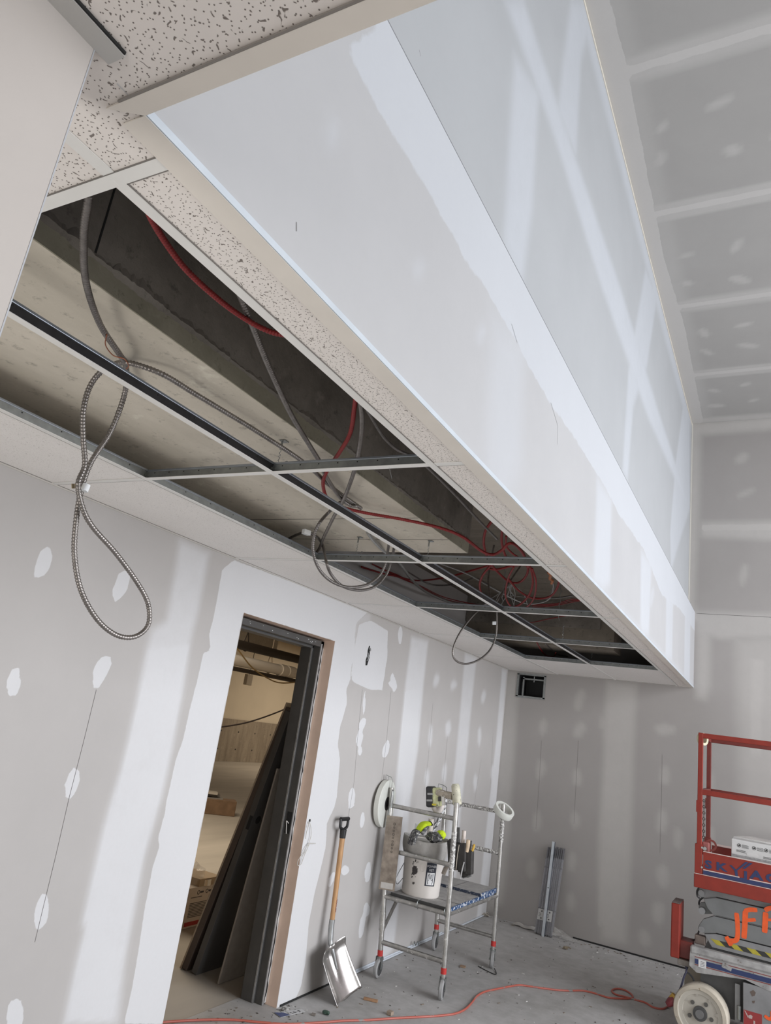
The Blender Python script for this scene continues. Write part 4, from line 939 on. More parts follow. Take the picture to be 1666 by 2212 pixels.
# bucket
bc = ((P(868,1925,'y',5.56)[0]+P(948,1945,'y',5.56)[0])/2, 5.56); bz = .5565
bk_ = thing('bucket', (bc[0], bc[1], bz), 'white plastic bucket with black label on the scaffold deck', 'bucket')
MB().lathe((bc[0], bc[1], bz), (0,0,1), [(.02,.004),(.130,.004),(.136,0),(.140,.01),(.152,.26),(.154,.37),(.149,.37),(.146,.26),(.134,.02),(.02,.012)], 40).build('body', simple('white_bucket_plastic', (.70,.66,.62), .42, var=.05, scale=6, spots=((.55,.52,.48), .70, 14)), bk_, True)
def wav(u, v):
    t = 2*math.pi*u; r = .156 + .014*v + .006*math.sin(3*t+1)*v + .004*math.sin(9*t)*math.sin(v*3.1) + (.018*max(0, math.cos(t-2.6))*v) + .008*math.sin(v*math.pi)
    return V((bc[0]+r*math.cos(t), bc[1]+r*math.sin(t), bz+.255+.135*v+.010*math.sin(2*t+.5)*v))
o = MB().grid(wav, 60, 10).build('liner', simple('grey_splattered_liner', (.40,.385,.365), .6, var=.12, spots=((.63,.61,.58), .64, 22)), bk_, True); so = o.modifiers.new('th', 'SOLIDIFY'); so.thickness = .004
MB().lathe((bc[0], bc[1], bz+.352), (0,0,1), [(.0,.0),(.150,.0),(.152,.012),(.0,.014)], 30).build('filling', simple('drywall_mud', (.40,.39,.37), .8, var=.1, bumps=.5), bk_, True)
def on_bucket(theta, h, lift=.0012):
    r = .140 + (h/.26)*.012 + lift
    return V((bc[0]+r*math.cos(theta), bc[1]+r*math.sin(theta), bz+h))
view = math.atan2(CAM[1]-bc[1], CAM[0]-bc[0])
def bpatch(name, t0, t1, h0, h1, mat, lift=.0012, n=8):
    return MB().grid(lambda u, v: on_bucket(t0+(t1-t0)*u, h0+(h1-h0)*v, lift), n, 4).build(name, mat, bk_, True)
def btext(txt, size, tc, h, mat, lift=.002):
    o = text_obj('lettering', txt, size, mat, None, (0,0,0), (1,0,0), (0,1,0), 0, align='CENTER')
    for v in o.data.vertices:
        v.co = on_bucket(tc + v.co.x/.148, h+v.co.y, lift)
    setparent(o, bk_); return o
def bstroke(pts, w, mat, name='fist_mark', lift=.0024):
    m = MB()
    for (a0, h0), (a1, h1) in zip(pts[:-1], pts[1:]):
        dx, dy = a1-a0, h1-h0; L = math.hypot(dx, dy); nx, ny = -dy/L*w/2, dx/L*w/2; ex, ey = dx/L*w/2, dy/L*w/2
        m.add([on_bucket(t/.148, h, lift) for t, h in ((a0+nx-ex, h0+ny-ey), (a0-nx-ex, h0-ny-ey), (a1-nx+ex, h1-ny+ey), (a1+nx+ex, h1+ny+ey))], [(0,1,2,3)])
    return m.build(name, mat, bk_)
navy = simple('navy_label', (.012, .016, .03), .5); wht = simple('white_print', (.74,.74,.75), .6)
tc = view+.44; tw = .42
bpatch('label', tc-tw/2-.06, tc+tw/2+.06, .085, .245, navy)
btext('POWER', .0215, tc, .212, wht); btext('FIST', .0215, tc, .186, wht)
bpatch('label_panel', tc-.205, tc+.205, .093, .176, wht, .0018)
T = tc*.148
bstroke([(T-.019,.100),(T+.015,.100),(T+.018,.112),(T+.018,.165),(T-.014,.168),(T-.021,.156),(T-.021,.112),(T-.019,.100)], .004, navy)
for dx in (-.010, .000, .009): bstroke([(T+dx,.134),(T+dx,.162)], .0034, navy)
bstroke([(T-.019,.124),(T+.010,.124),(T+.015,.132)], .0034, navy)
# worn black print on the left of the bucket
tl = view-.42; rr = random.Random(12)
for k in range(26):
    t0 = tl + rr.uniform(-.15, .12); h0 = .075+.165*rr.random(); w_, h_ = rr.uniform(.02, .09), rr.uniform(.004, .016)
    bpatch('worn_print', t0, t0+w_, h0, h0+h_, M['ink'], .0014, 2)
bpatch('worn_print', tl-.09, tl+.10, .185, .205, M['ink'], .0012, 3)
MB().lathe(on_bucket(tl+.02, .172, .001), (math.cos(tl), math.sin(tl), 0), [(0,0),(.022,0),(.022,.0014),(0,.0014)], 18).build('worn_print', M['ink'], bk_)
MB().tube([on_bucket(view-.02+.10*math.cos(t)*(1+.2*math.sin(3*t)), .205+.028*math.sin(t), .002) for t in np.linspace(0, 6.28, 18)], .0016, 5).build('dried_splash', simple('dried_splash', (.80,.77,.73), .8), bk_, True)
MB().tube(smooth_path([on_bucket(view-1.25, .20, .004), on_bucket(view-1.3, .10, .05), on_bucket(view-1.2, .05, .05), on_bucket(view-1.1, .10, .012)], .01), .003, 6).build('wire_handle', M['galv'], bk_, True)

# gloves on the bucket rim
neon = simple('neon_yellow_fabric', (.60, .78, .02), .8, var=.1, scale=60); dkg = simple('dusty_black_nitrile', (.09,.09,.095), .7, var=.5, scale=60, spots=((.50,.50,.47), .56, 70))
def glove(base, fwd, side, up, label, cuffs=True, curl=.06):
    base = V(base); fwd = V(fwd).normalized(); side = V(side); side = (side - fwd*side.dot(fwd)).normalized(); up = fwd.cross(side).normalized()*(1 if fwd.cross(side).z > 0 else -1)
    def pal(u, v):
        t = 2*math.pi*u; s = v; w = .030+.018*math.sin(min(1, s*1.15)*1.9); h = .016+.008*math.sin(s*3.1)
        return base + fwd*(s*.115) + side*(w*math.cos(t)) + up*(h*math.sin(t)+.018*math.sin(s*3.14))
    g = MB().grid(pal, 20, 12); o = g.build('glove', neon, None, True); tag(o, label, 'glove', 'pair of work gloves')
    MB().tube([base + side*.032*math.cos(t) + up*.017*math.sin(t) for t in np.linspace(0, 6.283, 18)], .004, 6).build('cuff_trim', M['hole'], o, True)
    f = MB()
    for k, (off, ln) in enumerate(((-.034,.062),(-.012,.078),(.012,.074),(.034,.060))):
        p0 = base + fwd*.105 + side*off
        f.tube(smooth_path([p0, p0+fwd*ln*.5+side*off*.15+up*.004, p0+fwd*ln*.85+side*off*.25-V((0,0,curl*.5)), p0+fwd*ln+side*off*.3-V((0,0,curl))], .008), .0115, 8)
    f.tube(smooth_path([base+fwd*.04+side*.03, base+fwd*.075+side*.056, base+fwd*.105+side*.066-V((0,0,.015))], .008), .012, 8)
    f.build('fingers', dkg, o, True); return o
zr = bz+.40
glove((bc[0]+.060, bc[1]-.095, zr+.108), (-.55, -.62, -.56), (.70, -.70, .0), None, 'neon yellow work glove with grey fingertips draped over the bucket rim')
o = crumple((bc[0]+.085, bc[1]-.055, zr+.012), .052, 2, 9, 1.2, 1.0, .75, 3, .16).build('glove', dkg, None, True); tag(o, 'crumpled black palmed glove bunched on the bucket, right of the neon one', 'glove', 'pair of work gloves')
crumple((bc[0]+.120, bc[1]-.015, zr+.035), .036, 2, 11, 1.1, .9, .9, 3, .08).build('yellow_cuff', neon, o, True)
# objects standing behind the gloves
q = V(P(927,1812,'y',5.72)); tag(MB().lathe((q.x, q.y, bz+.38), (0,0,1), [(.016,0),(.022,0),(.022,.13),(.016,.13)], 18, True).build('cardboard_tube', simple('cream_tube', (.62,.57,.50), .7, var=.1), None, True), 'cream cardboard tube standing behind the neon glove', 'tube')
q = P(899,1812,'y',5.68)
o = MB().box((q[0]-.02, 5.67, bz+.375), (q[0]+.024, 5.69, bz+.46)).build('white_box', simple('white_card', (.80,.80,.80), .7), bevel=.003); tag(o, 'small white packet standing at the back rim of the bucket', 'packet')
MB().box((q[0]-.004, 5.6692, bz+.385), (q[0]+.010, 5.6698, bz+.425)).build('black_print', M['ink'], o)
tag(MB().bar((bc[0]-.12, bc[1]-.08, bz+.395), (bc[0]+.02, bc[1]-.02, bz+.408), .022, .006).build('flat_knife', simple('smeared_steel_knife', (.42,.42,.43), .4, .7, var=.2)), 'smeared flat knife lying across the left side of the bucket', 'knife')

# cordless screw gun pushed over the front right post
gn = thing('screw_gun', (.60, 5.38, 1.23), 'compound-splattered cordless screw gun hooked over the front scaffold post', 'power tool')
cream = simple('splattered_cream_casing', (.58,.56,.44), .6, var=.2, scale=30, spots=((.07,.07,.06), .60, 60))
dust = simple('dusty_brown_casing', (.42,.37,.30), .7, var=.25, scale=30, spots=((.72,.70,.66), .62, 55))
h0 = V(P(988,1738,'y',5.38)); h1 = V(P(984,1693,'y',5.38)); dd = h1-h0
MB().tube([h0, h0+dd*.1, h0+dd*.5, h0+dd*.9, h1], .03, 16, [.030,.034,.033,.032,.022]).build('motor_housing', cream, gn, True)
MB().cyl(h0-dd.normalized()*.02, h0, .022, .030, 14).build('nose', simple('bright_steel', (.55,.55,.54), .3, .9), gn, True)
b0 = V(P(978,1720,'y',5.38)); b1 = V(P(946,1712,'y',5.40))
MB().tube([b0, b0.lerp(b1, .5), b1], .024, 12, [.027, .025, .030]).build('grip', dust, gn, True)
f0 = V(P(945,1722,'y',5.41))
MB().obox(f0+V((0,0,.002)), (1,.15,.15), (0,1,0), (-.15,0,1), .028, .034, .066).build('battery_foot', simple('lime_cream_casing', (.60,.62,.36), .6, var=.25, scale=20, spots=((.10,.10,.09), .62, 45)), gn, bevel=.012)
f1 = V(P(932,1721,'y',5.41))
bt = MB().obox(f1, (1,.15,.15), (0,1,0), (-.15,0,1), .030, .040, .074).build('battery', simple('black_battery', (.03,.03,.032), .55, spots=((.45,.45,.42), .70, 60)), gn, bevel=.014)
for dz in (-.025, .022): MB().obox(f1+V((.006,-.0405,dz)), (1,.15,.15), (0,1,0), (-.15,0,1), .022, .003, .007).build('rib', simple('grey_rib', (.36,.36,.35), .6), bt, bevel=.002)
MB().obox(V(P(938,1738,'y',5.37)), (1,.15,.15), (0,1,0), (-.15,0,1), .016, .002, .006).build('yellow_release', simple('yellow_tab', (.62,.52,.04), .6), bt)
MB().obox(V(P(950,1726,'y',5.372)), (1,.15,.15), (0,1,0), (-.15,0,1), .012, .001, .016).build('sticker', M['ink'], gn)
MB().obox(V(P(958,1724,'y',5.385)), (1,0,.2), (0,1,0), (-.2,0,1), .012, .012, .05).build('belt_clip', simple('white_clip', (.74,.72,.68), .5), gn, bevel=.004)
t0 = V(P(952,1700,'y',5.39)); MB().tube([t0+V((-.02,0,-.02)), t0+V((-.018,0,.02)), t0+V((.02,0,.016)), t0+V((.05,0,.004)), t0+V((.05,0,-.03))], .0028, 6).build('wire_hook', M['galv'], gn, True)
MB().tube([t0+V((.02,0,.016)), t0+V((.02,0,-.02))], .0025, 6).build('wire_stay', M['galv'], gn, True)
# white handled float hanging behind the gun, with its strap
fl_ = thing('hand_float', P(943,1745,'y',5.50), 'pale handled hand float hanging under the screw gun', 'trowel')
MB().tube(smooth_path([P(937,1733,'y',5.50), P(939,1746,'y',5.50), P(946,1752,'y',5.50), P(953,1744,'y',5.50), P(957,1722,'y',5.50)], .008), .022, 10).build('handle', simple('pink_white_handle', (.72,.66,.62), .5, var=.08), fl_, True)
MB().tube(smooth_path([P(962,1718,'y',5.80), P(960,1740,'y',5.80), P(955,1755,'y',5.80), P(948,1772,'y',5.80), P(938,1788,'y',5.80), P(932,1800,'y',5.80)], .008), .017, 8).build('splattered_strap', simple('splattered_strap', (.08,.08,.085), .7, spots=((.74,.74,.75), .48, 60)), fl_, True)

# tool pouch on the right hand post with knives standing in it
po = thing('tool_pouch', (.66, 5.44, .78), 'black leather tool pouch hanging on the front scaffold post', 'pouch')
lea = simple('black_leather', (.035,.032,.03), .55, var=.3, scale=20, spots=((.40,.37,.33), .72, 50))
def pouch(u0, u1, v0, v1, y, dpt, name='pocket', taper=.8):
    a = V(P(u0, v0, 'y', y)); b2 = V(P(u1, v0, 'y', y)); c2 = V(P(u1-(u1-u0)*(1-taper)*.3, v1, 'y', y)); d2 = V(P(u0+(u1-u0)*(1-taper), v1, 'y', y))
    return MB().prism([a, b2, c2, d2], (0, dpt, 0)).build(name, lea, po, bevel=.008)
pouch(969, 990, 1812, 1880, 5.40, .05); pouch(984, 1006, 1822, 1884, 5.38, .05); pouch(1000, 1020, 1838, 1890, 5.40, .05); pouch(965, 978, 1815, 1868, 5.44, .05); pouch(990, 1014, 1870, 1896, 5.41, .045, 'flap')
MB().tube(smooth_path([P(985,1880,'y',5.37), P(988,1850,'y',5.36), P(992,1825,'y',5.36)], .01), .003, 6).build('seam_cord', simple('tan_cord', (.45,.40,.33), .7), po, True)
def tool(name, pts, r, mat, label, y=5.40, radii=None):
    path = [P(u, v, 'y', y) for u, v in pts]; path = smooth_path(path, .008)
    return tag(MB().tube(path, r, 10).build(name, mat, None, True), label, 'tool', 'knives in the tool pouch')
tool('knife_handle', [(1003,1794),(1002,1808),(999,1828)], .0150, simple('grey_pink_handle', (.62,.55,.50), .55, var=.15, spots=((.2,.2,.2), .70, 40)), 'pale pink knife handle standing tallest in the tool pouch', 5.42)
tool('knife_handle', [(1012,1814),(1011,1826),(1008,1840)], .0150, simple('tan_handle', (.60,.47,.33), .55, var=.15), 'tan knife handle in the middle of the tool pouch', 5.40)
tool('knife_handle', [(1025,1824),(1022,1834),(1017,1846)], .0085, simple('yellow_handle', (.60,.38,.06), .5), 'yellow handle sticking out at the right of the tool pouch', 5.42)
tool('knife_handle', [(1017,1816),(1015,1832),(1011,1850)], .0110, simple('black_handle', (.04,.04,.045), .5, spots=((.6,.6,.6), .66, 60)), 'black splattered knife handle between the tan and yellow ones', 5.44)
tool('knife_handle', [(958,1888),(962,1878),(968,1868)], .0165, simple('worn_grey_wood', (.33,.29,.25), .7, var=.25), 'worn grey handle poking out below the middle rung beside the bucket', 5.46)
bl_ = V(P(988,1803,'y',5.40)); tag(MB().obox(bl_, (1,.1,.1), (0,1,0), (-.1,0,1), .020, .0015, .05).build('steel_scraper', simple('dark_steel_blade', (.14,.14,.14), .4, .7, var=.3)), 'dark steel scraper blade upright beside the front post', 'tool', 'knives in the tool pouch')
tool('chisel_blade', [(995,1899),(998,1882),(1003,1862)], .005, simple('bright_blade', (.60,.60,.60), .3, .8), 'thin bright blade hanging through the bottom of the pouch', 5.375)
tool('skewer_wire', [(1000,1897),(1010,1894),(1019,1892)], .003, M['galv'], 'short wire sticking out under the tool pouch', 5.40)
# ------------------------------------------------------------------ scissor lift
LY, LYB = 6.172, 6.925
lf = thing('scissor_lift', (2.75, 6.55, 0), 'red and grey scissor lift standing at the right edge near the far wall', 'lift')
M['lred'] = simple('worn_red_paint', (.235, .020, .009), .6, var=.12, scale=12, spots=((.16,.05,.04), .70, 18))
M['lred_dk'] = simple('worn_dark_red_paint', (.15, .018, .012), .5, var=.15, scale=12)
M['lgrey'] = simple('grey_lift_paint', (.16, .165, .165), .5, .1, var=.12, scale=8)
M['lgrey_lt'] = simple('grey_lift_panel', (.22, .22, .222), .5, var=.15, scale=8, spots=((.10,.09,.085), .70, 14))
M['lsilver'] = simple('scuffed_silver_paint', (.34, .335, .33), .5, .25, var=.3, scale=14, spots=((.16,.14,.12), .66, 25))
M['lblue'] = simple('blue_stripe_vinyl', (.016, .03, .105), .5, var=.1); M['lwhite'] = simple('off_white_stripe', (.62,.52,.48), .6)
M['lred_line'] = simple('dark_red_stripe', (.22,.03,.03), .6)
XE = 3.95                                                                    # far end of the lift, out of view
# guard rails: square tube at both sides and the left end
def rail(a, b, w=.036, m=None, name='guard_rail'): return MB().bar(a, b, w, w).build(name, m or M['lred'], lf, bevel=.004)
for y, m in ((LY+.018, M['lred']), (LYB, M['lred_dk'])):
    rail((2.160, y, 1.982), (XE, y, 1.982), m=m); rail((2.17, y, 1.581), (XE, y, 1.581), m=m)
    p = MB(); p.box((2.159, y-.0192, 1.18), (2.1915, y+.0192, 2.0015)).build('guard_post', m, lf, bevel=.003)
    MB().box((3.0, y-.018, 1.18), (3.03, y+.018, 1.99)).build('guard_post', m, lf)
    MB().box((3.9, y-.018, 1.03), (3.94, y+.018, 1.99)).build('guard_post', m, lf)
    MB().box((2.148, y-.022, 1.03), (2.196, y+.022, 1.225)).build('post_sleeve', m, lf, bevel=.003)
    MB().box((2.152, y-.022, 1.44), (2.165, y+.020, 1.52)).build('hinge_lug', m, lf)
for z in (1.982, 1.581): rail((2.176, LY+.03, z), (2.176, LYB-.03, z), m=M['lred_dk'])
# chain and locking plate at the entry end
b = MB()
for k in range(16):
    z = 1.52-k*.021; ph = k % 2
    b.lathe((2.196, LY+.10, z), (1, 0, 0) if ph else (.3, 1, 0), [(.006,-.0018),(.011,-.0018),(.011,.0018),(.006,.0018)], 10, True)
b.build('entry_chain', simple('dark_steel_chain', (.16,.14,.13), .4, .8), lf, True)
hk = MB().lathe(V(P(1536,1826,'y',LY+.06)), (.1,-1,.1), [(.026,-.006),(.040,-.006),(.040,.006),(.026,.006)], 20, True).build('hook_ring', M['lred_dk'], lf, True); 
MB().obox(V(P(1525,1833,'y',LY+.05)), (1,0,0), (0,1,0), (0,0,1), .026, .012, .045).build('latch_plate', simple('dull_red_plate', (.30,.10,.09), .6, var=.2), lf, bevel=.01)
q = V(P(1523,1833,'y',LY+.035)); MB().cyl(q, q+V((0,-.012,0)), .013, n=12).build('latch_bolt', M['galv'], lf, True)
# platform: toe boards and deck
MB().box((2.203, LY, 1.030), (XE, LY+.004, 1.182)).build('side_panel', M['lred'], lf)
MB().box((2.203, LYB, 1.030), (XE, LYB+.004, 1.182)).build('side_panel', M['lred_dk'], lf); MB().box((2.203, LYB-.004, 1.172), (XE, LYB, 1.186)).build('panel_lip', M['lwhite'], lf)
MB().box((2.203, LY-.001, 1.179), (XE, LY+.006, 1.184)).build('panel_lip', M['lwhite'], lf)
MB().box((2.145, LY-.004, .938), (XE, LYB+.004, 1.028)).build('platform_frame', M['lred'], lf, bevel=.004)
MB().box((2.146, LY-.0055, 1.0265), (XE, LY+.002, 1.0300)).build('frame_lip', M['lwhite'], lf)
for z, x in ((1.075, 2.196), (1.205, 2.196)): MB().cyl((x, LY-.006, z), (x, LY+.0, z), .007, n=10).build('bolt', M['galv'], lf, True)
MB().box((2.205, LY-.0012, 1.0315), (XE, LY-.0002, 1.0575)).build('blue_band', M['lblue'], lf); MB().box((2.205, LY-.0012, 1.0585), (2.437, LY-.0002, 1.0645)).build('white_line', M['lwhite'], lf); MB().box((2.50, LY-.0012, 1.0585), (XE, LY-.0002, 1.0645)).build('white_line', M['lwhite'], lf)
# lettering
def flat(name, polys, y, mat, parent):
    m = MB()
    for i, p in enumerate(polys): m.prism([(x, y-.0003*i, z) for x, z in p], (0, .0006+.0003*i, 0))
    return m.build(name, mat, parent)
ux, uz = (1,0,0), (0,0,1)
text_obj('lettering', 'S', .070, M['lblue'], lf, (2.216, LY-.0012, 1.078), ux, uz, .0004, sx=1.35, offset=.0032)
text_obj('lettering', 'K', .068, M['lblue'], lf, (2.288, LY-.0012, 1.081), ux, uz, .0004, sx=1.45, offset=.0032)
flat('lettering', [[(2.372,1.126),(2.388,1.128),(2.418,1.104),(2.412,1.092)], [(2.404,1.100),(2.412,1.064),(2.428,1.064),(2.424,1.100)], [(2.408,1.096),(2.424,1.102),(2.494,1.168),(2.474,1.168)],
                   [(2.455,1.122),(2.472,1.122),(2.520,1.168),(2.500,1.168)], [(2.466,1.108),(2.484,1.108),(2.484,1.062),(2.478,1.052),(2.442,1.052),(2.446,1.062),(2.466,1.062)]], LY-.0014, M['lblue'], lf)
text_obj('lettering', 'A', .074, M['lblue'], lf, (2.505, LY-.0012, 1.072), ux, uz, .0004, sx=1.5, offset=.0032)
text_obj('lettering', 'C', .074, M['lblue'], lf, (2.598, LY-.0012, 1.072), ux, uz, .0004, sx=1.5, offset=.0032); text_obj('lettering', 'K', .074, M['lblue'], lf, (2.69, LY-.0012, 1.072), ux, uz, .0004, sx=1.5, offset=.0032)
# box on the platform
bx = MB().box((2.382, LY+.06, 1.031), (2.80, LY+.34, 1.298)).build('carton', simple('white_carton', (.62,.62,.61), .75, var=.04), bevel=.004)
tag(bx, 'white carton with round warning symbols standing on the lift platform', 'box')
yb = LY+.0594; m = MB()
for x in (2.432, 2.527, 2.602, 2.70):
    m.lathe((x, yb, 1.262), (0,-1,0), [(.009,0),(.0125,0),(.0125,.0006),(.009,.0006)], 18, True); m.obox((x, yb-.0003, 1.262), (1,0,1), (0,1,0), (-1,0,1), .010, .0004, .0022); m.obox((x+.001, yb-.0003, 1.262), (1,0,0), (0,1,0), (0,0,1), .004, .0004, .005)
    for k in range(4): m.box((x+.018, yb-.0006, 1.250+k*.006), (x+.062-(k % 2)*.006, yb, 1.2525+k*.006))
for k in range(3): m.box((2.415, yb-.0006, 1.219+k*.0055), (2.475-(k % 2)*.004, yb, 1.2215+k*.0055)); m.box((2.585, yb-.0006, 1.206+k*.0055), (2.645, yb, 1.2085+k*.0055))
m.build('print', simple('grey_black_print', (.09,.09,.09), .8), bx)
MB().box((2.383, yb-.0006, 1.185), (2.80, yb, 1.200)).build('grey_band', simple('grey_print_band', (.34,.34,.34), .8, var=.2, scale=80), bx)
m = MB(); m.prism([(2.49+(.055 if abs(t) < 1.6 else 0)+.0105*math.cos(t), yb-.0008, 1.2155+.0105*math.sin(t)) for t in np.linspace(-1.57, 4.71, 22)[:-1]], (0, .0008, 0))
m.build('hand_hole', simple('carton_handhole', (.66,.66,.65), .8), bx)
tag(crumple((2.56, LY+.16, 1.315), .05, 2, 21, 2.6, 1.4, .30, 2, .25).build('plastic_wrap', M['film']), 'torn plastic wrap lying on the carton on the lift', 'wrap')
# tape roll on the rail
tape_roll('tape_roll', (2.183, LY+.062, 1.958), (.80, -.58, .05), .046, .028, .030, simple('cream_masking_tape', (.66,.64,.46), .7, var=.05), 'cream masking tape roll hung on the corner of the lift guard rail', None)
# scissor arms
def arm(pts, y, th, name='scissor_arm', m=None): return MB().prism([(x, y, z) for x, z in pts], (0, th, 0)).build(name, m or M['lgrey'], lf, bevel=.003)
ya, yb2 = LY+.055, LY+.090
arm([(2.172,.937),(2.158,.905),(2.160,.880),(2.185,.868),(2.215,.872),(2.285,.893),(XE,.893),(XE,.937)], ya+.02, .03, m=M['lgrey_lt'])
arm([(2.205,.866),(2.283,.890),(XE,.890),(XE,.780),(2.268,.778),(2.230,.810)], ya, .035)
arm([(2.170,.80),(2.178,.772),(2.205,.762),(2.262,.776),(2.235,.815),(2.215,.842),(2.182,.830)], ya+.04, .03)
arm([(2.272,.770),(XE,.768),(XE,.667),(2.285,.667),(2.206,.646),(2.178,.650),(2.170,.668),(2.178,.690),(2.205,.735)], ya, .035)
arm([(2.212,.642),(2.286,.660),(XE,.660),(XE,.570),(2.262,.570)], ya+.005, .035, m=M['lgrey_lt'])
for zz in (.885, .772, .661): MB().box((2.285, ya+.03, zz), (XE, ya+.04, zz+.012)).build('arm_gap', M['hole'], lf)
for x, z, r in ((2.195, .785, .022), (2.195, .668, .020), (2.19, .90, .020)):
    MB().cyl((x, ya-.006, z), (x, ya+.06, z), r, n=18).build('pivot_boss', M['lgrey_lt'], lf, True)
MB().tube(smooth_path([(2.176, ya+.02, .935), (2.160, ya+.01, .905), (2.164, ya+.01, .870), (2.178, ya+.02, .862)], .01), .006, 6).build('hydraulic_hose', M['rubber'], lf, True)
MB().tube(smooth_path([(2.205, ya+.10, .87), (2.175, ya+.09, .84), (2.168, ya+.09, .812), (2.19, ya+.1, .79)], .01), .007, 6).build('hydraulic_hose', M['rubber'], lf, True)
MB().tube(smooth_path([(2.175, ya+.10, .65), (2.165, ya+.09, .62), (2.16, ya+.09, .59), (2.13, ya+.10, .565), (2.11, ya+.12, .56)], .01), .006, 6).build('hydraulic_hose', M['rubber'], lf, True)
MB().obox((2.185, ya+.04, .595), (1,0,0), (0,1,0), (0,0,1), .035, .03, .028).build('valve_block', simple('rusty_valve', (.13,.10,.085), .6, var=.3), lf, bevel=.006)
arm([(2.262,.566),(XE,.566),(XE,.50),(2.215,.50),(2.235,.53)], ya+.02, .30, 'scissor_base', simple('dark_recess_grey', (.09,.09,.09), .6))
# hazard tape and spray-painted letters
hzy = simple('yellow_hazard_tape', (.40,.34,.035), .6, var=.15); hzk = simple('black_hazard_tape', (.03,.03,.028), .6)
for k in range(18):
    x = 2.252+k*.056
    MB().prism([(x, ya+.0045, .624), (x+.040, ya+.0045, .594), (x+.0955, ya+.0045, .594), (x+.0555, ya+.0045, .624)], (0, -.0008, 0)).build('hazard_stripe', hzy if k % 2 == 0 else hzk, lf)
spray = simple('orange_spray_paint', (.78, .105, .018), .6, var=.1, scale=30)
nst = [0]
def stroke(pts, w, y, n=1):
    nst[0] += 1; y = y - .0002*nst[0]
    P3 = [V((q[0], q[2])) for q in smooth_path([(x, 0, z) for x, z in pts], .006)]; vs = []; k = len(P3)
    for i, p in enumerate(P3):
        t = (P3[min(i+1, k-1)] - P3[max(i-1, 0)]).normalized(); e = min(i, k-1-i); ww = w/2*(1 if e > 1 else (.72 if e == 0 else .93))
        vs += [(p.x - t.y*ww, y, p.y + t.x*ww), (p.x + t.y*ww, y, p.y - t.x*ww)]
    return MB().add(vs, [(2*i, 2*i+1, 2*i+3, 2*i+2) for i in range(k-1)]).build('spray_letter', spray, lf)
ys_ = ya-.0008
stroke([(2.416,.825),(2.424,.740),(2.422,.672),(2.405,.648),(2.370,.640),(2.352,.662)], .030, ys_); stroke([(2.36,.650),(2.385,.612)], .03, ys_-.0003)
stroke([(2.462,.676),(2.468,.760),(2.472,.850)], .034, ys_); stroke([(2.466,.846),(2.500,.864),(2.545,.872)], .028, ys_); stroke([(2.475,.792),(2.505,.800),(2.535,.810)], .022, ys_)
stroke([(2.588,.742),(2.592,.800),(2.596,.870)], .034, ys_); stroke([(2.590,.880),(2.630,.905),(2.70,.915)], .028, ys_); stroke([(2.60,.825),(2.65,.835)], .016, ys_)
# chassis
MB().box((2.128, LY-.006, .512), (XE, LY+.050, .562)).build('chassis_lip', M['lsilver'], lf, bevel=.012)
MB().prism([(2.128, LY+.002, .525), (2.124, LY+.002, .435), (2.172, LY+.002, .402), (2.47, LY+.002, .440), (2.60, LY+.002, .412), (XE, LY+.002, .412), (XE, LY+.002, .525)], (0, .03, 0)).build('chassis_side', M['lsilver'], lf)
MB().box((2.19, LY+.10, .16), (XE, LYB-.05, .50)).build('chassis_body', simple('dark_chassis', (.10,.10,.10), .6, var=.1), lf)
MB().box((2.160, LY-.0006, .456), (XE, LY+.0015, .486)).build('stripe_blue', M['lblue'], lf)
for z in (.496, .448): MB().box((2.160, LY-.0006, z), (XE, LY+.0015, z+.004)).build('stripe_red', M['lred_line'], lf)
lb = MB().box((2.183, LY-.0014, .441), (2.232, LY+.001, .489)).build('white_label', simple('white_sticker', (.66,.66,.66), .6), lf)
m = MB()
for k in range(4): m.box((2.194+k*.001, LY-.0019, .449+k*.009), (2.222, LY-.0013, .4515+k*.009))
m.build('label_print', M['ink'], lb)
MB().obox((2.36, LY-.001, .486), (1,0,-.2), (0,1,0), (.2,0,1), .03, .001, .014).build('paint_patch', M['lsilver'], lf)
# red step block at the left end
rbk = MB().box((1.997, LY+.02, .452), (2.056, LY+.26, .800)).build('end_block', M['lred'], lf, bevel=.008)
MB().box((1.999, LY+.022, .8002), (2.054, LY+.258, .803)).build('tread', simple('grit_tread', (.17,.13,.12), .85, var=.3, scale=60), rbk)
MB().box((2.050, LY+.06, .455), (2.135, LY+.22, .565)).build('block_arm', M['lred_dk'], lf, bevel=.004)
MB().box((2.045, LY+.03, .415), (2.135, LY+.12, .452)).build('bracket', simple('rusty_bracket', (.20,.18,.16), .6, .3, var=.3), lf, bevel=.005)
# wheel
wc = V((2.205, LY+.01, .172)); wa = V((-.10, -1, .0)).normalized()
wh = MB().lathe(wc - wa*.05, wa, [(.1395,.02),(.165,0),(.172,.012),(.172,.100),(.166,.110),(.142,.112),(.1395,.106)], 44, True).build('wheel', simple('dirty_cream_tyre', (.50,.45,.37), .75, var=.12, scale=12, spots=((.30,.24,.17), .62, 22)), lf, True)
MB().lathe(wc - wa*.05, wa, [(.02,.09),(.110,.090),(.113,.098),(.136,.100),(.140,.106),(.1405,.06)], 40).build('rim', simple('dusty_cream_rim', (.50,.47,.41), .6, var=.08, scale=10), wh, True)
e1 = wa.orthogonal().normalized(); e2 = wa.cross(e1)
MB().cyl(wc+wa*.030, wc+wa*.062, .046, .043, 24).build('hub', simple('dark_hub', (.09,.09,.09), .5, .4), wh, True)
MB().cyl(wc+wa*.055, wc+wa*.070, .030, .026, 20).build('hub_cap', simple('grey_hub_cap', (.20,.20,.20), .4, .5), wh, True)
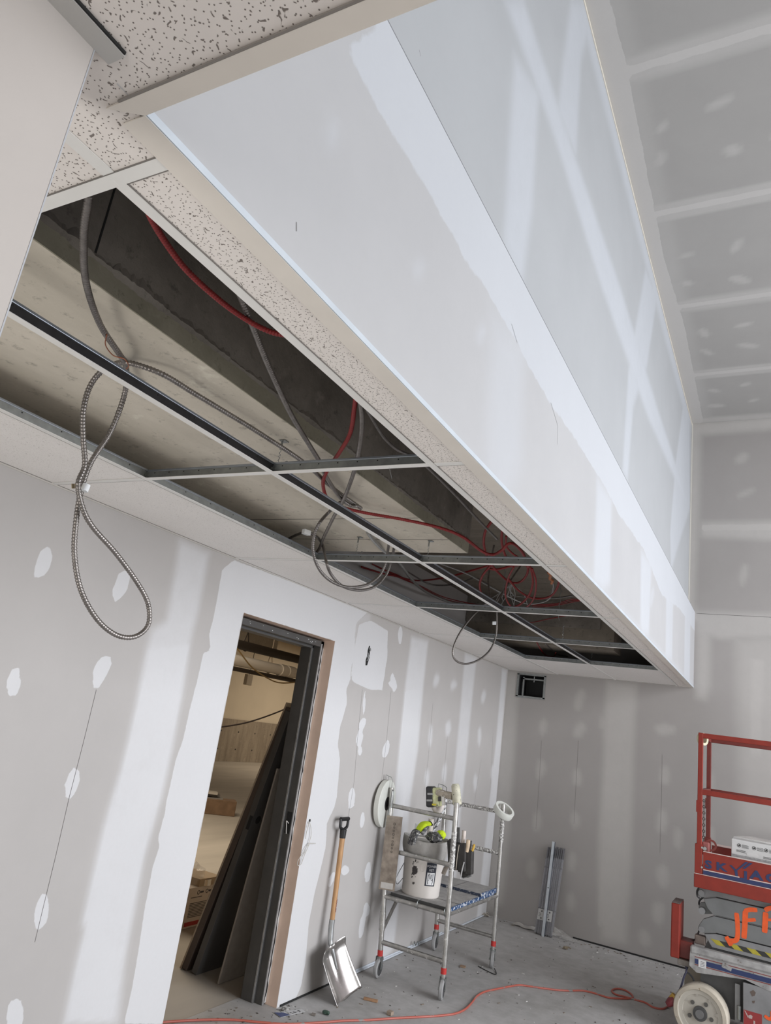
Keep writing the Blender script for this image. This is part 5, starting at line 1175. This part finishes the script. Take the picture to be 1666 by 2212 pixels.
for k in range(5):
    t = k*2*math.pi/5+.9; p = wc + (e1*math.cos(t)+e2*math.sin(t))*.072
    MB().cyl(p+wa*.035, p+wa*.048, .013, n=8).build('wheel_nut', simple('dark_nut', (.13,.125,.115), .5, .5), wh, True)
for k in range(8):
    t = k*2*math.pi/8+.2; p = wc + (e1*math.cos(t)+e2*math.sin(t))*.108
    MB().cyl(p+wa*.045, p+wa*.0475, .010, n=10).build('rim_dimple', simple('rim_dimple', (.44,.41,.36), .6), wh, True)
MB().cyl((2.20, LYB-.10, .172), (2.20, LYB+.02, .172), .172, n=36).build('rear_wheel', simple('cream_tyre_far', (.40,.36,.29), .8), lf, True)
MB().cyl((3.6, LY, .172), (3.6, LY+.11, .172), .172, n=36).build('wheel_east', simple('cream_tyre', (.48,.43,.35), .8), lf, True); MB().cyl((3.6, LYB-.1, .172), (3.6, LYB, .172), .172, n=36).build('wheel_east_far', simple('cream_tyre', (.48,.43,.35), .8), lf, True)
# tray door at the right, with red sticker and spray mark
MB().box((2.458, LY+.004, .10), (XE-.2, LY+.06, .420)).build('tray_door', M['lgrey_lt'], lf, bevel=.004)
MB().box((2.408, LY+.03, .17), (2.440, LY+.05, .395)).build('tray_hinge', M['lgrey_lt'], lf, bevel=.003); MB().cyl((2.436, LY+.03, .19), (2.436, LY+.03, .27), .014, n=12).build('hinge_pin', M['galv'], lf, True)
st_ = MB().box((2.462, LY+.0026, .175), (2.570, LY+.0044, .262)).build('red_sticker', simple('red_sticker', (.28,.03,.03), .6, spots=((.5,.36,.34), .70, 18)), lf)
flat('sticker_hand', [[(2.466,.258),(2.474,.256),(2.490,.230),(2.488,.220)], [(2.490,.236),(2.505,.244),(2.515,.238),(2.512,.222),(2.492,.220)], [(2.520,.195),(2.530,.195),(2.530,.215),(2.520,.215)]], LY+.0018, simple('pale_sticker_print', (.45,.36,.34), .6), st_)
stroke([(2.630,.30),(2.628,.262),(2.61,.25),(2.585,.262)], .02, LY+.003)
scm = simple('brown_scuff', (.12,.09,.075), .7)
flat('paint_scuff', [[(2.500,.375),(2.520,.392),(2.535,.380),(2.528,.360),(2.512,.352)]], LY+.003, scm, lf); flat('paint_scuff', [[(2.512,.325),(2.530,.332),(2.526,.315),(2.515,.312)]], LY+.003, scm, lf)
# charger lead with yellow plug
cb_ = tag(MB().tube(smooth_path([(2.090, LY+.05, .425), P(1484,2095,'y',LY+.04), P(1478,2110,'y',LY+.03), P(1470,2135,'y',LY+.02), P(1462,2147,'y',LY+.01)], .012), .0065, 7).build('charger_lead', simple('dark_blue_lead', (.04,.04,.075), .5), None, True), 'dark charger lead with a yellow plug hanging from the lift', 'cable')
q = V(P(1459,2150,'y',LY+.01)); q2 = V(P(1452,2160,'y',LY+.01))
MB().cyl(q, q2, .024, .026, 14).build('yellow_plug', simple('yellow_plug', (.50,.30,.04), .5, var=.2), cb_, True)
MB().tube(smooth_path([(2.11, LY+.06, .41), (2.10, LY+.05, .38), (2.12, LY+.06, .37), (2.145, LY+.08, .34), (2.15, LY+.08, .30), (2.155, LY+.09, .26), (2.14, LY+.09, .25)], .01), .006, 6).build('loose_lead', M['rubber'], lf, True)
# ------------------------------------------------------------------ duct opening in the far wall
du = thing('duct_opening', (.285, D, 2.35), 'square galvanised duct opening under the ceiling at the far corner', 'duct')
x0, x1, z0, z1 = .128, .432, 2.226, 2.474
m = MB()
for lo, hi in (((x0-.012, D-.006, z0-.010), (x1+.010, D+.004, z0+.012)), ((x0-.012, D-.006, z1-.010), (x1+.010, D+.004, z1+.010)), ((x0-.012, D-.006, z0), (x0+.012, D+.004, z1)), ((x1-.012, D-.006, z0), (x1+.010, D+.004, z1))): m.box(lo, hi)
m.build('flange', M['galv'], du)
m = MB()
for lo, hi in (((x0+.010, D+.001, z0+.005), (x0+.014, D+.28, z1-.005)), ((x1-.014, D+.001, z0+.005), (x1-.010, D+.28, z1-.005)), ((x0+.010, D+.001, z0+.008), (x1-.010, D+.28, z0+.012)), ((x0+.010, D+.001, z1-.012), (x1-.010, D+.28, z1-.008)), ((x0+.01, D+.27, z0), (x1-.01, D+.285, z1))): m.box(lo, hi)
m.build('sleeve', simple('dark_duct_lining', (.035,.035,.036), .6, .4), du)
m = MB(); m.box((x0+.045, D+.03, z0+.012), (x0+.062, D+.05, z1-.03)); m.box((x0+.045, D+.03, z1-.055), (x1-.014, D+.05, z1-.040)); m.cyl((x0+.17, D+.04, z1-.012), (x0+.17, D+.04, z1-.075), .006, n=8)
m.build('damper_frame', M['galv'], du, True)
# ------------------------------------------------------------------ packs of metal angle leaning on the far wall
def pack(u0, u1, ut0, ut1, vb, vt, n, label):
    t = thing('steel_angle_pack', P((u0+u1)/2, vb, 'y', 7.80), label, 'steel pack', 'packs of steel angle')
    a = V(P(u0, vb, 'z', 0)); b = V(P(u1, vb+4, 'z', 0)); yb_ = (a.y+b.y)/2; a = V((a.x, 7.80, .004)); b = V((b.x, 7.80, .004))
    ta = V(P(ut0, vt, 'y', 7.965)); tb_ = V(P(ut1, vt, 'y', 7.965))
    up = (ta-a); H = up.length; up.normalize(); ac = V((1,0,0)); no = ac.cross(up).normalized(); wd = (b.x-a.x)
    stm = simple('grey_steel_angle', (.20,.20,.215), .4, .7, var=.15, scale=10)
    for k in range(n):
        c = a + ac*(wd*(k+.5)/n) + up*(H/2); hw = wd/n/2
        o = MB().obox(c - no*.012, ac, no, up, hw*.80, .010, H/2 - (.012 if k % 2 else 0)).obox(c + no*.002, ac, no, up, hw*.30, .006, H/2).build('steel_angle', stm, t)
    for f in (.28, .76): MB().obox(a + ac*wd/2 + up*(H*f) + no*.004, ac, no, up, wd/2*.98, .0075, .006).build('slot_row', simple('slot_shadow', (.06,.06,.065), .7), t)
    MB().obox(a + ac*wd*.52 + up*(H*.44) - no*.003, ac, no, up, wd/2*1.06, .020, H*.43).build('shrink_wrap', M['wrap'], t, bevel=.008)
    lbk = MB().obox(a + ac*wd*.45 + up*(H*.215) + no*.019, ac, no, up, wd*.34, .0008, .048).build('paper_label', simple('grey_white_label', (.50,.50,.49), .7), t)
    q = a + ac*wd*.45 + up*(H*.215) + no*.0202; m = MB()
    for s in (-.03, .03): m.obox(q + up*s + ac*.005, ac, no, up, .006, .0004, .006)
    for k in range(3): m.obox(q + up*(.01-.012*k) - ac*.01, ac, no, up, .012, .0004, .0016)
    m.build('label_print', M['ink'], lbk)
    return t
mm, nt, bs = newmat('clear_shrink_wrap'); bs.inputs['Base Color'].default_value = (.62,.62,.66,1); bs.inputs['Roughness'].default_value = .12; bs.inputs['Alpha'].default_value = .22
n_ = noise(nt, 25, 4, .6); bump(nt, bs, n_.outputs[0], .8, .01); M['wrap'] = mm
pack(1151, 1173, 1183, 1196, 2018, 1829, 4, 'left shrink-wrapped pack of steel angle leaning on the far wall')
pack(1171, 1194, 1201, 1219, 2020, 1829, 5, 'right shrink-wrapped pack of steel angle leaning on the far wall')
a = V(P(1171, 2024, 'z', 0)); b = V(P(1196, 1818, 'y', 7.945)); a.y = 7.755; up = (b-a).normalized(); ac = V((1,0,0)); no = ac.cross(up).normalized()
stu = thing('steel_stud', a, 'single bright steel angle leaning in front of the two wrapped packs', 'steel angle')
MB().obox((a+b)/2, ac, no, up, .013, .0012, (b-a).length/2).build('leg_front', simple('bright_galvanised', (.56,.60,.64), .35, .7, var=.1), stu); MB().obox((a+b)/2 + ac*.0135 - no*.012, no, ac, up, .012, .0012, (b-a).length/2).build('leg_side', simple('shaded_galvanised', (.12,.14,.17), .4, .6), stu)  # one steel, the side leg's shade is put into its colour
MB().obox(a + up*((b-a).length*.50) + no*.0016, ac, no, up, .006, .0006, .004).build('slot', M['hole'], stu)
def sheet(fn, nu, nv, name, mat, th=.0006):
    o = MB().grid(fn, nu, nv).build(name, mat, None, True); return o
rr = random.Random(31)
hgt = [[rr.random() for _ in range(9)] for _ in range(9)]
o = sheet(lambda u, v: V((.735+.28*u, 7.97-.13*v+.02*math.sin(u*9), .004+(.075*(1-u)**1.5*(1-abs(v-.3)))*(0.5+hgt[int(u*8)][int(v*8)])*.9)), 8, 8, 'plastic_sheet', M['film'])
tag(o, 'clear plastic sheet crumpled on the floor beside the steel packs', 'plastic sheet')

# ------------------------------------------------------------------ floor: extension cord, scraps
oc = simple('orange_cord', (.42, .10, .07), .5, spots=((.22,.21,.20), .60, 9))
pts = [(u, v, 'z', .006) for u, v in ((330,2210),(380,2206),(440,2203),(505,2203),(560,2208),(620,2212),(690,2209),(740,2205),(800,2203),(860,2199),(920,2196),(960,2193),(985,2189),(1005,2180),(1020,2165),(1030,2152),(1048,2142),(1075,2136),(1100,2131),(1125,2128),(1160,2133),(1200,2138),(1228,2140),(1260,2140),(1290,2147),(1315,2155),(1345,2157),(1366,2156),(1366,2150),(1358,2143),(1345,2137),(1330,2136),(1322,2140),(1330,2148),(1350,2153),(1375,2160),(1395,2166),(1412,2176),(1432,2179),(1444,2173),(1452,2166))]
tag(MB().tube(smooth_path([P(*q) for q in pts], .02), .0065, 8).build('extension_cord', oc, None, True), 'dirty orange extension cord snaking across the concrete floor to the lift', 'cord')
q = V(P(1450,2164,'z',.03)); tag(MB().tube([P(1458,2158,'y',LY+.0), P(1450,2164,'y',LY+.0), P(1442,2170,'y',LY+.0)], .024, 10, [.022,.030,.020]).build('cord_socket', simple('dark_red_socket', (.15,.02,.025), .5), None, True), 'dark red socket end of the extension cord under the yellow plug', 'socket')
# printed card by the door
a, b, c, d = (V(P(u, v, 'z', .002)) for u, v in ((592,2188),(652,2180),(660,2186),(606,2198)))
cd_ = MB().prism([a, b, c, d], (0,0,.0015)).build('printed_card', simple('white_card_stock', (.52,.52,.52), .7)); tag(cd_, 'white and blue printed card lying by the foot of the doorway', 'card')
L_ = lambda s, t: (a.lerp(b, s)).lerp(d.lerp(c, s), t) + V((0,0,.0018))
m = MB(); m.prism([L_(0,0), L_(.28,.25), L_(.40,1), L_(0,1)], (0,0,.0003)); m.build('blue_corner', simple('navy_print', (.04,.06,.17), .6), cd_)
m = MB(); rr = random.Random(6)
for k in range(12):
    s, t = rr.uniform(.36, .9), rr.uniform(.1, .8); m.prism([L_(s,t), L_(s+.06,t), L_(s+.06,t+.10), L_(s,t+.10)], (0,0,.0003))
m.build('print', M['ink'], cd_)
# wooden offcuts and lumps
def stick(u0, v0, u1, v1, w, h, mat, label, cat='wood scrap', name='wood_offcut'):
    a = V(P(u0, v0, 'z', h/2+.001)); b = V(P(u1, v1, 'z', h/2+.001))
    return tag(MB().bar(a, b, w, h).build(name, mat, bevel=.002), label, cat)
wood = simple('pine_offcut', (.33,.19,.105), .8, var=.25, scale=20)
stick(786, 2156, 816, 2163, .022, .014, wood, 'thin brown wooden stick on the floor right of the shovel')
stick(838, 2186, 848, 2190, .035, .022, simple('chunk_wood', (.34,.27,.21), .8, var=.2), 'small wooden chunk on the floor below the brown stick')
stick(673, 2190, 682, 2192, .03, .008, simple('grey_chip', (.20,.18,.16), .8), 'flat grey chip on the floor beside the printed card', 'chip', 'floor_chip')
o = crumple(P(704, 2187, 'z', .012), .018, 1, 4, 1.2, 1, .7, 2, .3).build('green_scrap', simple('dark_green_plastic', (.035,.07,.05), .6)); tag(o, 'small dark green scrap on the floor left of the wooden chunk', 'scrap')
stick(1072, 2088, 1079, 2085, .05, .004, simple('brown_card', (.30,.20,.13), .8), 'curled brown card scrap on the floor between the scaffold wheels', 'scrap', 'card_scrap') if False else stick(994, 2086, 1006, 2089, .05, .006, simple('brown_card', (.30,.20,.13), .8), 'curled brown card scrap on the floor between the scaffold wheels', 'scrap', 'card_scrap')
tag(MB().tube(smooth_path([P(1033,2087,'z',.004), P(1050,2096,'z',.004), P(1070,2105,'z',.004), P(1072,2100,'z',.004), P(1068,2092,'z',.01)], .01), .003, 5).build('loose_wire', M['hole'], None, True), 'bent black wire on the floor by the rear scaffold wheel', 'wire')
# tufts of debris at the foot of the far wall
def tuft(u, v, n, r, seed, label, mat):
    c = V(P(u, v, 'z', 0)); rr = random.Random(seed); m = MB()
    for k in range(n):
        an = rr.uniform(0, 6.28); l = rr.uniform(.3, 1)*r; h = rr.uniform(.004, .5*r)
        p0 = c + V((rr.uniform(-.5,.5)*r, rr.uniform(-.3,.3)*r, .004)); m.tube(smooth_path([p0, p0+V((math.cos(an)*l*.5, math.sin(an)*l*.3, h)), p0+V((math.cos(an)*l, math.sin(an)*l*.5, h*.4+.003))], .02), .004, 5)
    return tag(m.build('debris_heap', mat, None, True), label, 'debris', 'heaps of sweepings along the walls')
strawm = simple('straw_shavings', (.30,.25,.18), .9, var=.3)
tuft(1098, 1985, 26, .10, 1, 'heap of straw-coloured shavings left of the steel packs', strawm); tuft(1043, 1978, 14, .07, 2, 'small pale heap in the far corner beside the scaffold', simple('pale_shavings', (.46,.42,.36), .9)); tuft(1220, 2050, 12, .05, 3, 'brown shavings on open floor in front of the steel packs', strawm)
tuft(1325, 2046, 14, .06, 5, 'dark shavings at the foot of the wide taped joint', strawm)
q0 = P(1130, 2003, 'z', 0)
o = sheet(lambda u, v: V((q0[0]-.10+.22*u, q0[1]+.03-.07*v+.015*math.sin(7*u), .005+.022*abs(math.sin(u*5+.5))*(1-v*.7))), 10, 4, 'torn_paper', simple('torn_grey_paper', (.50,.48,.45), .85, var=.1)); tag(o, 'torn strip of grey paper curling on the floor by the far wall', 'paper')
# dust, crumbs and splinters over the slab
cr = [MB(), MB(), MB()]; rr = random.Random(77)
def crumb(m, x, y, s):
    an = rr.uniform(0, 3.14); l, w, h = s*rr.uniform(.6, 2.2), s*rr.uniform(.3, .8), s*rr.uniform(.2, .5)
    m.obox((x, y, h), (math.cos(an), math.sin(an), 0), (-math.sin(an), math.cos(an), 0), (rr.uniform(-.3,.3), rr.uniform(-.3,.3), 1), l, w, h)
for k in range(620):
    x, y = rr.uniform(.03, 3.2), rr.uniform(3.6, 7.95); crumb(cr[k % 3], x, y, rr.choice((.002,.003,.004,.004,.006)))
for k in range(170): crumb(cr[k % 3], rr.uniform(.02, 2.8), 7.98-abs(rr.gauss(0, .12)), rr.choice((.003,.004,.006)))
for k in range(110):
    crumb(cr[k % 2], -.24+rr.random()*.60, 3.42+rr.random()*.82, rr.choice((.002,.003,.004,.005)))
for k in range(60): crumb(cr[(k % 2)*2], abs(rr.gauss(.02, .08))+.012, 4.34+rr.gauss(0, .05), rr.choice((.003,.004,.006)))
for m, c, lb in zip(cr, ((.12,.11,.10), (.20,.165,.13), (.52,.51,.49)), ('dark grit and splinters scattered over the concrete floor', 'brown wood crumbs scattered over the concrete floor', 'white plaster crumbs scattered over the concrete floor')):
    # keep crumbs on the slab, out of the wall's thickness
    o = m.build('floor_crumbs', simple('crumbs', c, .9)); tag(o, lb, 'debris', None, 'stuff')
# twine knotted through the hole beside the frame
q = P(669, 1773, 'x', 0); tw = simple('pale_twine', (.56,.54,.50), .8)
o = thing('twine', q, 'pale twine knotted through a hole beside the door frame', 'string')
MB().prism([(.0015, q[1]+.010*math.cos(t), q[2]+.012*math.sin(t)) for t in np.linspace(0, 6.283, 11)[:-1]], (-.01, 0, 0)).build('wall_hole', M['hole'], o)
m = MB()
for pts in ([(669,1775),(672,1790),(672,1806),(667,1822)], [(668,1775),(662,1800),(660,1812)], [(667,1822),(672,1822),(682,1822)], [(667,1822),(660,1832),(655,1842),(648,1852),(643,1862),(644,1870),(651,1866),(656,1852),(662,1838),(668,1824)], [(666,1824),(664,1834),(657,1844),(652,1850)]):
    m.tube(smooth_path([(lambda p: (p[0], p[1], p[2]))(P(u, v, 'x', .012)) for u, v in pts], .008), .0022, 6)
m.build('knot', tw, o, True)
# screws of drywall dust on the wall foot
o = tag(MB().tube(smooth_path([P(893,2042,'x',.03), P(895,2034,'x',.03), P(898,2042,'x',.03), P(902,2034,'x',.03), P(905,2042,'x',.03)], .006), .004, 5).build('metal_curl', M['galv'], None, True), 'curled metal offcut at the foot of the wall behind the scaffold', 'scrap')
